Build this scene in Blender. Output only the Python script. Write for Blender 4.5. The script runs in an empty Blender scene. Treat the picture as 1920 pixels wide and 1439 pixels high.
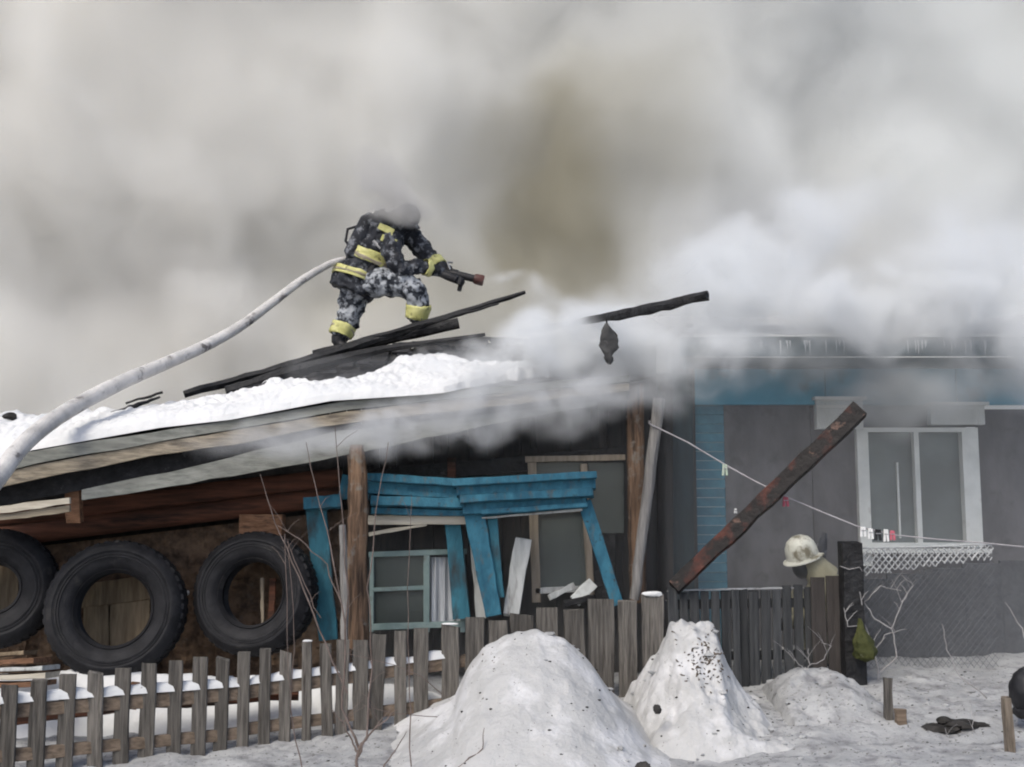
import bpy, bmesh, math, random
from mathutils import Vector, Matrix, Quaternion, noise
random.seed(7)
sc = bpy.context.scene
C = sc.collection
R = math.radians

# ------------------------------------------------------------------ camera, sky, sun, exposure
CZ = 1.6
FPX = 2060.0
TH = math.atan(240 / FPX)
cam = bpy.data.cameras.new('camera')
cam_o = bpy.data.objects.new('camera', cam)
C.objects.link(cam_o)
sc.camera = cam_o
cam.sensor_width = 36
cam.lens = 36 * FPX / 1920
cam.clip_start = .1
cam.clip_end = 500
cam_o.location = (0, 0, CZ)
cam_o.rotation_euler = (math.pi / 2 + TH, 0, 0)

SUN_EL, SUN_AZ = R(48), R(-150)          # azimuth measured from +Y towards +X: behind the camera, to the left
world = bpy.data.worlds.new('World')
sc.world = world
world.use_nodes = True
wn = world.node_tree
sky = wn.nodes.new('ShaderNodeTexSky')
sky.sky_type = 'NISHITA'
sky.sun_disc = False
sky.sun_elevation = SUN_EL
sky.sun_rotation = SUN_AZ
sky.air_density = .8
sky.dust_density = 2.5
sky.ozone_density = .3
wn.links.new(sky.outputs[0], wn.nodes['Background'].inputs[0])
wn.nodes['Background'].inputs[1].default_value = .145
sun = bpy.data.lights.new('sun', 'SUN')
sun.energy = 1.5
sun.angle = R(25)
sun.color = (1.0, .965, .85)
sun_o = bpy.data.objects.new('sun', sun)
C.objects.link(sun_o)
sd = Vector((math.sin(SUN_AZ) * math.cos(SUN_EL), math.cos(SUN_AZ) * math.cos(SUN_EL), math.sin(SUN_EL)))
sun_o.rotation_euler = sd.to_track_quat('Z', 'Y').to_euler()
sc.view_settings.view_transform = 'Standard'
sc.view_settings.look = 'None'
sc.view_settings.exposure = 0.42
sc.view_settings.gamma = 1
sc.cycles.max_bounces = 6
sc.cycles.volume_bounces = 4
sc.cycles.diffuse_bounces = 3
sc.cycles.transparent_max_bounces = 8
sc.cycles.use_adaptive_sampling = True
sc.cycles.adaptive_threshold = .03
sc.cycles.filter_width = 2.0

# ------------------------------------------------------------------ helpers
def P(px, py, Y):
    """Point at world depth Y on the line of sight through photo pixel (px, py)."""
    u, v = (px - 960) / FPX, (719.5 - py) / FPX
    d = Vector((u, math.cos(TH) - v * math.sin(TH), math.sin(TH) + v * math.cos(TH)))
    return Vector((0, 0, CZ)) + d * (Y / d.y)

def lerp(pts, x):
    if x <= pts[0][0]: return pts[0][1]
    for (a, b), (c, d) in zip(pts, pts[1:]):
        if x <= c:
            return b + (d - b) * (x - a) / (c - a)
    return pts[-1][1]

def tag(o, label=None, cat=None, group=None, kind=None):
    if label: o['label'] = label
    if cat: o['category'] = cat
    if group: o['group'] = group
    if kind: o['kind'] = kind
    return o

def root(name, loc, label, cat, group=None):
    o = bpy.data.objects.new(name, None)
    C.objects.link(o)
    o.location = loc
    o.empty_display_size = .1
    return tag(o, label, cat, group)

def absloc(o):
    v = Vector(o.location)
    while o.parent:
        o = o.parent
        v += Vector(o.location)
    return v

class MB:
    """Collects shapes (in world coordinates) and links them as one mesh object."""
    def __init__(s): s.bm = bmesh.new()
    def quadbox(s, c8):
        v = [s.bm.verts.new(p) for p in c8]
        for f in ((0, 3, 2, 1), (4, 5, 6, 7), (0, 1, 5, 4), (1, 2, 6, 5), (2, 3, 7, 6), (3, 0, 4, 7)):
            s.bm.faces.new([v[i] for i in f])
        return s
    def box(s, c, size, rot=(0, 0, 0)):
        M = Matrix.Translation(Vector(c)) @ __import__('mathutils').Euler(rot).to_matrix().to_4x4()
        x, y, z = [k / 2 for k in size]
        return s.quadbox([M @ Vector(p) for p in ((-x, -y, -z), (x, -y, -z), (x, y, -z), (-x, y, -z), (-x, -y, z), (x, -y, z), (x, y, z), (-x, y, z))])
    def plank(s, p0, p1, w, t, nrm=(0, -1, 0), seg=5, jit=.004, w1=None, seed=None, bow=0):
        """A board from p0 to p1, w wide, t thick, its face along nrm; edges slightly uneven."""
        p0, p1 = Vector(p0), Vector(p1)
        d = (p1 - p0).normalized()
        n = Vector(nrm); n = (n - d * n.dot(d)).normalized()
        sd_ = d.cross(n)
        rg = random.Random(seed if seed is not None else random.random())
        w1 = w if w1 is None else w1
        rings = []
        for i in range(seg + 1):
            k = i / seg
            c = p0.lerp(p1, k) + n * bow * math.sin(math.pi * k)
            hw = (w + (w1 - w) * k) / 2
            j = [rg.uniform(-jit, jit) for _ in range(4)]
            b = min(t * .25, .004)
            ring = [c - sd_ * (hw - b + j[0]) - n * t / 2, c + sd_ * (hw - b + j[1]) - n * t / 2, c + sd_ * (hw + j[1]) - n * (t / 2 - b),
                    c + sd_ * (hw + j[1]) + n * (t / 2 - b), c + sd_ * (hw - b + j[1]) + n * t / 2,
                    c - sd_ * (hw - b + j[0]) + n * t / 2, c - sd_ * (hw + j[0]) + n * (t / 2 - b), c - sd_ * (hw + j[0]) - n * (t / 2 - b)]
            if i in (0, seg):
                off = rg.uniform(-jit, jit) * 2
                ring = [r + d * (off if q < 3 else -off) for q, r in enumerate(ring)]
            rings.append([s.bm.verts.new(r) for r in ring])
        for a, b_ in zip(rings, rings[1:]):
            for q in range(8):
                s.bm.faces.new((a[q], a[(q + 1) % 8], b_[(q + 1) % 8], b_[q]))
        s.bm.faces.new(rings[0][::-1]); s.bm.faces.new(rings[-1])
        return s
    def tube(s, pts, rad, seg=8, jit=0, cap=True, sq=1.0):
        pts = [Vector(p) for p in pts]
        if not isinstance(rad, (list, tuple)): rad = [rad] * len(pts)
        prev = None; rings = []
        for i, p in enumerate(pts):
            a = pts[max(i - 1, 0)]; b = pts[min(i + 1, len(pts) - 1)]
            d = (b - a).normalized()
            if prev is None:
                up = Vector((0, 0, 1)) if abs(d.z) < .9 else Vector((0, 1, 0))
                x = d.cross(up).normalized()
            else:
                x = (prev - d * prev.dot(d)).normalized()
            prev = x; y = d.cross(x)
            rings.append([s.bm.verts.new(p + (x * math.cos(2 * math.pi * k / seg) + y * sq * math.sin(2 * math.pi * k / seg)) * rad[i] * (1 + random.uniform(-jit, jit))) for k in range(seg)])
        for a, b in zip(rings, rings[1:]):
            for k in range(seg):
                s.bm.faces.new((a[k], a[(k + 1) % seg], b[(k + 1) % seg], b[k]))
        if cap:
            s.bm.faces.new(rings[0][::-1]); s.bm.faces.new(rings[-1])
        return s
    def ball(s, c, r, M=None, u=12, v=8, jit=0):
        r = Vector(r) if not isinstance(r, (int, float)) else Vector((r, r, r))
        M3 = (M or Matrix()).to_3x3(); c = Vector(c)
        def vt(a, b):
            k = 1 + random.uniform(-jit, jit)
            return s.bm.verts.new(c + M3 @ Vector((math.cos(a) * math.sin(b) * r.x * k, math.sin(a) * math.sin(b) * r.y * k, math.cos(b) * r.z * k)))
        top, bot = vt(0, 0), vt(0, math.pi)
        rows = [[vt(2 * math.pi * i / u, math.pi * j / v) for i in range(u)] for j in range(1, v)]
        for i in range(u):
            k = (i + 1) % u
            s.bm.faces.new((top, rows[0][i], rows[0][k])); s.bm.faces.new((bot, rows[-1][k], rows[-1][i]))
            for a, b in zip(rows, rows[1:]): s.bm.faces.new((a[i], b[i], b[k], a[k]))
        return s
    def lathe(s, prof, M, seg=32, fn=None):
        """prof: (radius, height) pairs turned about local Z, closed loop if the ends meet."""
        rings = []
        for k in range(seg):
            a = 2 * math.pi * k / seg
            row = []
            for i, (r, h) in enumerate(prof):
                if fn: r, h = fn(k, i, r, h)
                row.append(s.bm.verts.new(M @ Vector((r * math.cos(a), r * math.sin(a), h))))
            rings.append(row)
        n = len(prof)
        for k in range(seg):
            a, b = rings[k], rings[(k + 1) % seg]
            for i in range(n - 1):
                s.bm.faces.new((a[i], b[i], b[i + 1], a[i + 1]))
            if s._closed: s.bm.faces.new((a[n - 1], b[n - 1], b[0], a[0]))
        return s
    _closed = False
    def grid(s, fn, nu, nv):
        vs = [[s.bm.verts.new(fn(i / nu, j / nv)) for j in range(nv + 1)] for i in range(nu + 1)]
        for i in range(nu):
            for j in range(nv):
                s.bm.faces.new((vs[i][j], vs[i + 1][j], vs[i + 1][j + 1], vs[i][j + 1]))
        return s
    def build(s, name, mat, parent=None, smooth=True, label=None, kind=None, recalc=True):
        if recalc: bmesh.ops.recalc_face_normals(s.bm, faces=s.bm.faces)
        me = bpy.data.meshes.new(name)
        s.bm.to_mesh(me); s.bm.free()
        me.materials.append(mat)
        if smooth:
            me.polygons.foreach_set('use_smooth', [True] * len(me.polygons))
            try: me.set_sharp_from_angle(angle=R(38))
            except Exception: pass
        o = bpy.data.objects.new(name, me)
        C.objects.link(o)
        if parent:
            o.parent = parent
            o.matrix_parent_inverse = Matrix.Translation(-absloc(parent))
        if label: o['label'] = label
        if kind: o['kind'] = kind
        return o

# matrix_parent_inverse of a sub-part: its parent part already sits at the world origin
def sub(mb, name, mat, part, **k):
    o = mb.build(name, mat, None, **k)
    o.parent = part
    o.matrix_parent_inverse = Matrix()
    # the part is displayed at the identity in world space, so the sub-part stays where it was built
    return o

# ------------------------------------------------------------------ materials
def col(c): return (c[0], c[1], c[2], 1)
def mat(name, c1, c2, scale=6, stretch=(1, 1, 1), rough=.85, bump=.3, lo=.35, hi=.65, c3=None, s3=2.0, t3=(.55, .65), bscale=None, spec=.3, metal=0, det=6, rnd=.0, c4=None, s4=30, t4=(.66, .72)):
    m = bpy.data.materials.new(name); m.use_nodes = True
    nt = m.node_tree; L = nt.links.new; b = nt.nodes['Principled BSDF']
    b.inputs['Roughness'].default_value = rough
    b.inputs['Specular IOR Level'].default_value = spec
    b.inputs['Metallic'].default_value = metal
    tc = nt.nodes.new('ShaderNodeTexCoord')
    mp = nt.nodes.new('ShaderNodeMapping'); mp.inputs['Scale'].default_value = stretch
    L(tc.outputs['Object'], mp.inputs[0])
    oi = nt.nodes.new('ShaderNodeObjectInfo')
    ad = nt.nodes.new('ShaderNodeVectorMath'); ad.operation = 'MULTIPLY_ADD'
    L(oi.outputs['Random'], ad.inputs[0]); ad.inputs[1].default_value = (17, 23, 31); L(mp.outputs[0], ad.inputs[2])
    def nz(sc_, d, vec):
        n = nt.nodes.new('ShaderNodeTexNoise'); n.inputs['Scale'].default_value = sc_; n.inputs['Detail'].default_value = d
        n.inputs['Roughness'].default_value = .6
        L(vec, n.inputs['Vector']); return n
    def ramp(src, a, b_, ca, cb):
        r = nt.nodes.new('ShaderNodeValToRGB'); r.color_ramp.elements[0].position = a; r.color_ramp.elements[1].position = b_
        r.color_ramp.elements[0].color = ca; r.color_ramp.elements[1].color = cb; L(src, r.inputs[0]); return r
    n1 = nz(scale, det, ad.outputs[0])
    cur = ramp(n1.outputs[0], lo, hi, col(c1), col(c2)).outputs[0]
    def over(cur, c, s_, t_, vec):
        n = nz(s_, 4, vec); f = ramp(n.outputs[0], t_[0], t_[1], (0, 0, 0, 1), (1, 1, 1, 1))
        mx = nt.nodes.new('ShaderNodeMix'); mx.data_type = 'RGBA'
        L(f.outputs[0], mx.inputs['Factor']); L(cur, mx.inputs['A']); mx.inputs['B'].default_value = col(c)
        return mx.outputs['Result']
    if c3: cur = over(cur, c3, s3, t3, ad.outputs[0])
    if c4: cur = over(cur, c4, s4, t4, tc.outputs['Object'])
    if rnd:
        mr = nt.nodes.new('ShaderNodeMapRange'); L(oi.outputs['Random'], mr.inputs[0])
        mr.inputs[3].default_value = 1 - rnd; mr.inputs[4].default_value = 1 + rnd
        hs = nt.nodes.new('ShaderNodeHueSaturation'); L(mr.outputs[0], hs.inputs['Value']); L(cur, hs.inputs['Color'])
        cur = hs.outputs[0]
    L(cur, b.inputs['Base Color'])
    if bump:
        bn = nz(bscale or scale * 2, 5, ad.outputs[0])
        bp = nt.nodes.new('ShaderNodeBump'); bp.inputs['Strength'].default_value = bump; bp.inputs['Distance'].default_value = .02
        L(bn.outputs[0], bp.inputs['Height']); L(bp.outputs[0], b.inputs['Normal'])
    return m

SN = (.82, .83, .85)
M_snow = mat('snow', (.40, .40, .40), (.46, .46, .46), 5, bump=.7, bscale=26, rough=.7, c4=(.14, .13, .12), s4=34, t4=(.66, .72), c3=(.56, .56, .57), s3=2.5, t3=(.5, .62))
M_ashsnow = mat('ash_dusted_snow', (.28, .285, .29), (.39, .395, .40), 4, bump=.8, bscale=16, rough=.8, c3=(.19, .19, .20), s3=7, t3=(.50, .68), c4=(.07, .065, .06), s4=34, t4=(.60, .68))
M_roofsnow = mat('roof_snow', (.60, .61, .62), (.70, .70, .70), 3, bump=.6, bscale=18, rough=.7, c4=(.25, .24, .24), s4=16, t4=(.71, .75))
M_picket = mat('weathered_picket_wood', (.062, .057, .052), (.165, .152, .138), 9, (5, 5, .3), bump=.9, rnd=.30, c3=(.045, .038, .033), s3=5, t3=(.58, .70))
M_rail = mat('weathered_rail_wood', (.10, .075, .055), (.21, .16, .12), 7, (.35, 5, 5), bump=.5)
M_rail2 = mat('weathered_stake_wood', (.11, .09, .07), (.24, .20, .16), 8, (5, 5, .4), bump=.8, c3=(.06, .05, .04), s3=6, t3=(.52, .66))
M_dark = mat('dark_soaked_wood', (.022, .024, .027), (.055, .057, .06), 7, (5, 5, .35), bump=.5, rnd=.35, c3=(.085, .088, .09), s3=5, t3=(.6, .75))
M_greywood = mat('bare_grey_wood', (.14, .135, .13), (.26, .25, .24), 7, (5, 5, .4), bump=.4, c3=(.12, .11, .10), s3=5, t3=(.58, .70))
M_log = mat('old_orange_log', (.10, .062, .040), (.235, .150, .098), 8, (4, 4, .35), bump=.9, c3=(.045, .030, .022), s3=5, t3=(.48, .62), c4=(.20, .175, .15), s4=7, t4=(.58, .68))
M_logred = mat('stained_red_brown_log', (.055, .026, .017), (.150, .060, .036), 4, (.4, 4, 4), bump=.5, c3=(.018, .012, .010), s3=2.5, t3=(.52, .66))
M_rubble = mat('mud_plaster_lath', (.055, .036, .025), (.16, .105, .068), 9, bump=.9, bscale=14, c3=(.12, .095, .075), s3=8, t3=(.60, .72))
M_fascia = mat('pale_fascia_wood', (.17, .145, .11), (.34, .29, .22), 7, (.3, 5, 5), bump=.5, c3=(.12, .10, .08), s3=4, t3=(.55, .70))
M_fascia2 = mat('grey_green_board', (.15, .155, .14), (.26, .265, .24), 6, (.3, 5, 5), bump=.4, c3=(.12, .12, .11), s3=3, t3=(.55, .72))
M_char_shade = mat('charred_wood_and_shade', (.006, .006, .007), (.022, .022, .024), 12, (1, 1, 1), bump=.9, rough=.6, c3=(.06, .06, .062), s3=16, t3=(.64, .72))  # char of the burnt timbers; also the painted shade of the eave gap
M_charfrost = mat('charred_boards_with_ash', (.012, .012, .014), (.05, .05, .055), 9, bump=.9, rough=.8, c3=(.16, .16, .17), s3=7, t3=(.60, .74))
M_soot_shade = mat('soot_and_shade_boards', (.012, .012, .012), (.035, .032, .030), 4, (3, 3, .5), bump=.5, c3=(.06, .048, .04), s3=3, t3=(.6, .75))  # soot of the burnt walls; also eave shade painted on the upper logs
M_blue = mat('weathered_blue_paint', (.022, .10, .155), (.045, .175, .25), 6, (2, 2, 1), bump=.45, rough=.75, c3=(.085, .11, .12), s3=9, t3=(.55, .72), c4=(.03, .04, .045), s4=14, t4=(.62, .72))
M_bluelow = mat('sooted_blue_paint', (.024, .11, .155), (.045, .18, .24), 5, (2, 2, .8), bump=.35, rough=.7, c3=(.035, .045, .05), s3=4, t3=(.48, .70))
M_teal2 = mat('near_black_teal_paint', (.008, .018, .022), (.016, .034, .042), 5, (3, 3, .6), bump=.4, rough=.8)  # much darker copy of the teal paint
M_teal = mat('dark_teal_paint', (.012, .055, .075), (.025, .095, .13), 5, bump=.3, rough=.7)
M_blueside = mat('blue_clapboard_paint', (.022, .125, .185), (.05, .21, .29), 5, (1, 1, 1), bump=.4, rough=.7, c3=(.16, .19, .20), s3=9, t3=(.64, .76), rnd=.12)
M_bluefrieze = mat('bright_blue_paint', (.022, .23, .35), (.04, .30, .43), 3, (1, 1, 1), bump=.2, rough=.65, c3=(.02, .12, .18), s3=3, t3=(.55, .7))
M_greywall = mat('smoke_stained_wall_sheet', (.050, .048, .053), (.115, .11, .116), 3, (1, 1, .5), bump=.4, rough=.85, c3=(.17, .17, .18), s3=1.6, t3=(.52, .75), c4=(.035, .034, .036), s4=5, t4=(.55, .75))
M_white = mat('dirty_white_paint', (.55, .57, .55), (.70, .72, .70), 4, bump=.2, rough=.6, c3=(.36, .36, .34), s3=4, t3=(.6, .75))
M_cream = mat('cream_board', (.42, .38, .31), (.56, .52, .44), 6, (.4, 4, 4), bump=.3, c3=(.25, .21, .17), s3=4, t3=(.6, .75))
M_whiteboard = mat('pale_scorched_board', (.36, .37, .36), (.52, .53, .52), 6, (3, 3, .6), bump=.4, c3=(.20, .19, .18), s3=5, t3=(.55, .7))
M_oldframe = mat('bare_window_frame_wood', (.20, .165, .125), (.33, .28, .22), 7, (4, 4, .4), bump=.4)
M_palegreen = mat('pale_teal_frame_paint', (.14, .20, .195), (.24, .31, .30), 6, bump=.3, c3=(.13, .15, .14), s3=6, t3=(.58, .7))
M_curtain = mat('sooty_white_curtain', (.36, .38, .41), (.55, .57, .60), 3, (3, 3, .5), bump=.3)
M_rubber = mat('old_tyre_rubber', (.009, .009, .011), (.022, .022, .025), 7, bump=.5, rough=.7, spec=.25, c3=(.05, .048, .046), s3=5, t3=(.60, .78))
M_plank = mat('brown_back_boards', (.14, .105, .068), (.27, .21, .14), 5, (4, 4, .5), bump=.4)
M_orange = mat('raw_orange_board', (.13, .068, .038), (.25, .135, .08), 7, (1, 4, 4), bump=.7, c3=(.08, .045, .03), s3=6, t3=(.52, .65))
M_burnred = mat('red_burnt_beam', (.045, .016, .012), (.085, .026, .018), 7, (1, 1, 1), bump=.7, rough=.6, c3=(.012, .010, .010), s3=5.5, t3=(.38, .50), c4=(.15, .09, .07), s4=6, t4=(.62, .70))
M_hose = mat('pale_canvas_hose', (.44, .425, .415), (.64, .62, .60), 5, bump=.6, bscale=60, rough=.9, c3=(.16, .145, .14), s3=6, t3=(.56, .66))
M_suit = mat('ice_crusted_dark_suit', (.010, .013, .020), (.035, .040, .052), 7, bump=.7, rough=.7, c3=(.33, .35, .38), s3=14, t3=(.45, .57))
M_suittop = mat('dark_fire_jacket', (.008, .009, .013), (.028, .031, .040), 6, bump=.6, rough=.7, c3=(.17, .18, .20), s3=14, t3=(.52, .64))
M_band = mat('yellow_reflective_band', (.42, .41, .14), (.62, .60, .27), 9, bump=.3, rough=.5, c3=(.15, .14, .06), s3=14, t3=(.6, .7))
M_bandgrey = mat('silver_reflective_strip', (.22, .19, .13), (.35, .31, .24), 9, bump=.2, rough=.4)
M_black = mat('black_rubber', (.010, .010, .012), (.025, .025, .028), 9, bump=.3, rough=.5)
M_redblk = mat('dull_red_nozzle_ring', (.05, .022, .02), (.09, .035, .03), 9, bump=.2, rough=.5)
M_steel = mat('dull_steel', (.35, .35, .36), (.5, .5, .5), 9, bump=.1, rough=.4, metal=.7)
M_helmet = mat('scuffed_cream_helmet', (.50, .50, .43), (.68, .68, .62), 7, bump=.2, rough=.4, c3=(.17, .15, .10), s3=8, t3=(.50, .64))
M_tan = mat('tan_turnout_cloth', (.25, .23, .155), (.36, .34, .24), 6, bump=.5, rough=.9, c3=(.14, .13, .09), s3=6, t3=(.58, .7))
M_skin = mat('sooty_skin', (.14, .095, .075), (.20, .14, .11), 9, bump=.2)
M_greenwire = mat('galvanised_wire', (.07, .075, .085), (.11, .115, .125), 9, bump=0, rough=.5)
M_frost = mat('frosted_wire', (.30, .31, .32), (.48, .49, .50), 12, bump=.3)
M_lowwall = mat('dark_grey_plinth_panel', (.034, .037, .043), (.062, .066, .074), 12, bump=.5, c3=(.09, .093, .10), s3=9, t3=(.6, .75))
M_twig = mat('bare_brown_twig', (.10, .075, .065), (.19, .15, .135), 9, bump=.3)
M_paletwig = mat('frosted_pale_twig', (.22, .21, .21), (.36, .35, .35), 9, bump=.3)
M_rope = mat('grey_clothesline', (.30, .28, .29), (.42, .40, .41), 9, bump=0)
M_pink = mat('pink_plastic', (.45, .10, .14), (.55, .16, .20), 9, bump=0, rough=.5)
M_lime = mat('pale_green_plastic', (.35, .42, .33), (.45, .50, .42), 9, bump=0, rough=.5)
M_whitep = mat('white_plastic', (.65, .65, .65), (.75, .75, .75), 9, bump=0, rough=.5)
M_moss = mat('mossy_green_sack', (.035, .04, .012), (.065, .07, .022), 9, bump=.6, c3=(.16, .16, .10), s3=12, t3=(.62, .70))
M_ice = mat('ice', (.60, .64, .66), (.75, .78, .80), 9, bump=.2, rough=.2, spec=.5)
M_debris = mat('black_ash', (.012, .011, .010), (.045, .042, .04), 9, bump=.5)
M_browndeb = mat('brown_bark_bits', (.04, .033, .027), (.13, .105, .085), 9, bump=.5)
M_rag = mat('burnt_rag', (.03, .03, .032), (.07, .07, .07), 9, bump=.7, c3=(.14, .14, .14), s3=12, t3=(.6, .7))

def glass(name, tint, mixv):
    m = bpy.data.materials.new(name); m.use_nodes = True; nt = m.node_tree; L = nt.links.new
    b = nt.nodes['Principled BSDF']
    tc = nt.nodes.new('ShaderNodeTexCoord'); n = nt.nodes.new('ShaderNodeTexNoise'); n.inputs['Scale'].default_value = 2.2; n.inputs['Detail'].default_value = 5
    L(tc.outputs['Object'], n.inputs['Vector'])
    r = nt.nodes.new('ShaderNodeValToRGB'); r.color_ramp.elements[0].position = .35; r.color_ramp.elements[1].position = .7
    r.color_ramp.elements[0].color = col([t * .55 for t in tint]); r.color_ramp.elements[1].color = col(tint)
    L(n.outputs[0], r.inputs[0]); L(r.outputs[0], b.inputs['Base Color'])
    b.inputs['Roughness'].default_value = .22; b.inputs['Specular IOR Level'].default_value = .5
    tr = nt.nodes.new('ShaderNodeBsdfTransparent'); mx = nt.nodes.new('ShaderNodeMixShader'); mx.inputs[0].default_value = mixv
    out = nt.nodes['Material Output']
    L(tr.outputs[0], mx.inputs[1]); L(b.outputs[0], mx.inputs[2]); L(mx.outputs[0], out.inputs[0])
    return m
M_glass = glass('smoky_green_glass', (.085, .105, .10), .80)
M_glass2 = glass('sooty_pale_glass', (.16, .19, .19), .86)

# ------------------------------------------------------------------ ground
def n3(x, y, s, seed=0.0):
    return noise.noise(Vector((x * s, y * s, seed)))
def G0(x, y):
    base = .10 * max(0, min(y, 13) - 7.3) + .032 * max(-6, min(x, 6)) * min(1, max(0, y - 3) / 4)
    return base
def G(x, y):
    k = 1.0 if 4 < y < 13 and abs(x) < 9 else .4
    return G0(x, y) + k * (.05 * n3(x, y, .9) + .035 * n3(x, y, 2.6, 4) + .022 * n3(x, y, 7, 9) + .012 * n3(x, y, 17, 2))
def ax(segs):
    out = []
    for a, b, n in segs:
        out += [a + (b - a) * i / n for i in range(n)]
    return out + [segs[-1][1]]
xs = ax([(-150, -14, 14), (-14, -6, 16), (-6, 6.5, 300), (6.5, 14, 16), (14, 150, 14)])
ys = ax([(-60, 0, 10), (0, 5.5, 24), (5.5, 10.5, 150), (10.5, 14, 30), (14, 200, 20)])
gb = MB()
gv = [[gb.bm.verts.new((x, y, G(x, y))) for y in ys] for x in xs]
for i in range(len(xs) - 1):
    for j in range(len(ys) - 1):
        gb.bm.faces.new((gv[i][j], gv[i + 1][j], gv[i + 1][j + 1], gv[i][j + 1]))
ground = gb.build('ground', M_ashsnow, recalc=False)
ground['kind'] = 'structure'

def mound(name, sil, Y, front, back, M, rough, label, seed, nx=110, ny=80, group=None, nar=0.0):
    """A heap of snow whose crest follows the list of photo pixels at depth Y."""
    pts = []
    for px, py in sil:
        p = P(px, py, Y); pts.append((p.x, p.z))
    x0, x1 = pts[0][0], pts[-1][0]; xm = max(pts, key=lambda q: q[1])[0]
    def f(u, v):
        x = x0 + (x1 - x0) * u
        y = Y - front + (front + back) * v
        top = lerp(pts, x) - G0(x, Y)
        dy = (y - Y)
        k = max(0, 1 + dy / front) if dy < 0 else max(0, 1 - dy / back)
        k = k * k * (3 - 2 * k) if dy < 0 else math.sqrt(k)
        e = min(1, min(u, 1 - u) / .06)
        wob = rough * (n3(x, y, 2.4, seed) + .6 * n3(x, y, 6, seed + 3) + .4 * n3(x, y, 15, seed + 7)) * min(1, k * 2)
        if dy < 0: x = xm + (x - xm) * (1 - nar * min(1, -dy / front))
        return (x, y, G0(x, y) + top * k + wob - (1 - min(1, k * 6)) * .12 - (1 - e) * .1)
    o = MB().grid(f, nx, ny).build(name, M, recalc=False)
    return tag(o, label, 'snow pile', group)

mound('snow_pile', [(640, 1470), (700, 1420), (760, 1378), (850, 1312), (876, 1250), (905, 1212), (950, 1192), (1010, 1187), (1060, 1200), (1110, 1248), (1170, 1325), (1210, 1372), (1290, 1420), (1380, 1450)],
      7.75, 1.6, .8, M_snow, .035, 'large smooth rounded snow pile leaning on the grey pickets', 1.0, 150, 100, nar=.12)
mound('snow_pile', [(1175, 1340), (1215, 1262), (1240, 1215), (1254, 1172), (1275, 1160), (1312, 1170), (1338, 1182), (1352, 1222), (1378, 1278), (1396, 1306), (1440, 1338), (1490, 1368)],
      8.2, 1.05, .45, M_snow, .10, 'steep lumpy snow heap with brown debris beside the dark fence', 5.0, 110, 90, nar=.20)
mound('snow_drift', [(1440, 1310), (1470, 1272), (1500, 1256), (1560, 1252), (1590, 1270), (1620, 1300), (1650, 1320)],
      8.45, .8, .4, M_ashsnow, .06, 'low grey snow drift at the foot of the wide dark boards', 9.0, 60, 40)
mound('snow_drift', [(-80, 1262), (60, 1266), (120, 1252), (240, 1250), (330, 1262), (450, 1268), (560, 1272), (700, 1285), (860, 1310)],
      8.5, .32, .5, M_roofsnow, .035, 'long white snow bank under the tyres behind the picket fence', 12.0, 120, 40)

# ------------------------------------------------------------------ picket fence
def FY(px):
    return 7.2 + px / 1240 * 1.6 if px < 1240 else 8.8 + (px - 1240) / 280 * .25
fence = root('picket_fence', P(620, 1400, FY(620)), 'long grey weathered picket fence running past the snow piles', 'fence')
pk = [(-46, -18, 1296), (5, 35, 1285), (60, 90, 1275), (113, 142, 1265), (167, 195, 1258), (217, 245, 1253), (267, 295, 1245), (317, 343, 1240), (363, 390, 1233),
      (405, 430, 1232), (447, 468, 1223), (487, 508, 1217), (525, 547, 1220), (568, 585, 1203), (600, 621, 1207), (632, 655, 1200), (662, 690, 1201), (699, 726, 1190),
      (740, 762, 1184), (776, 804, 1178), (828, 860, 1171), (874, 906, 1158), (917, 950, 1164), (960, 997, 1150), (1008, 1043, 1140), (1059, 1092, 1144), (1105, 1149, 1124),
      (1161, 1191, 1127), (1205, 1242, 1115)]
for i, (a, b, t) in enumerate(pk):
    cx = (a + b) / 2; Y = FY(cx)
    top = P(cx, t, Y); w = (b - a) / FPX * Y * (1.12 if cx > 860 else 1)
    lean = random.uniform(-.012, .012) + (random.choice((-.05, .04, .03)) if i in (14, 17, 22, 25) else 0)
    bot = Vector((top.x + lean, Y + .02, G0(top.x, Y) - .18))
    tp = top + Vector((0, random.uniform(-.015, .015), 0))
    m = MB().plank(bot, tp, w * random.uniform(.96, 1.05), .022, (random.uniform(-.08, .08), -1, 0), 6, .0035)
    if i in (4, 9, 12, 20, 23):      # a chipped or pointed head
        for v in m.bm.verts:
            if v.co.z > tp.z - .006 and v.co.x > tp.x: v.co.z -= random.uniform(.015, .04)
    m.build('picket', M_picket, fence)
def railp(px, py, off): 
    q = P(px, py, FY(px)); q.y += off; return q
for (a, b) in (((-60, 1342), (455, 1302)), ((455, 1300), (880, 1240))):
    MB().plank(railp(*a, .045), railp(*b, .045), .09, .04, seg=8).build('rail', M_rail, fence)
    MB().plank(railp(a[0], a[1] + (85 if a[0] < 0 else 70), .05), railp(b[0], b[1] + (75 if a[0] < 0 else 75), .05), .08, .04, seg=8).build('rail', M_rail, fence)
def snowcap(a, b, h, w, seed, n=60):
    a, b = Vector(a), Vector(b)
    prof = [(-1, 0), (-.9, .55), (-.5, .95), (0, 1.05), (.5, .95), (.9, .5), (1, 0)]
    def f(u, v):
        c = a.lerp(b, u); k = prof[round(v * 6)]
        hh = h * (1 + .45 * noise.noise(Vector((c.x * 6, seed, 0)))) * min(1, min(u, 1 - u) * 20 + .1)
        return c + Vector((0, k[0] * w / 2 * (1 + .2 * noise.noise(Vector((c.x * 9, seed, 4)))), k[1] * hh))
    return MB().grid(f, n, 6)
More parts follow.
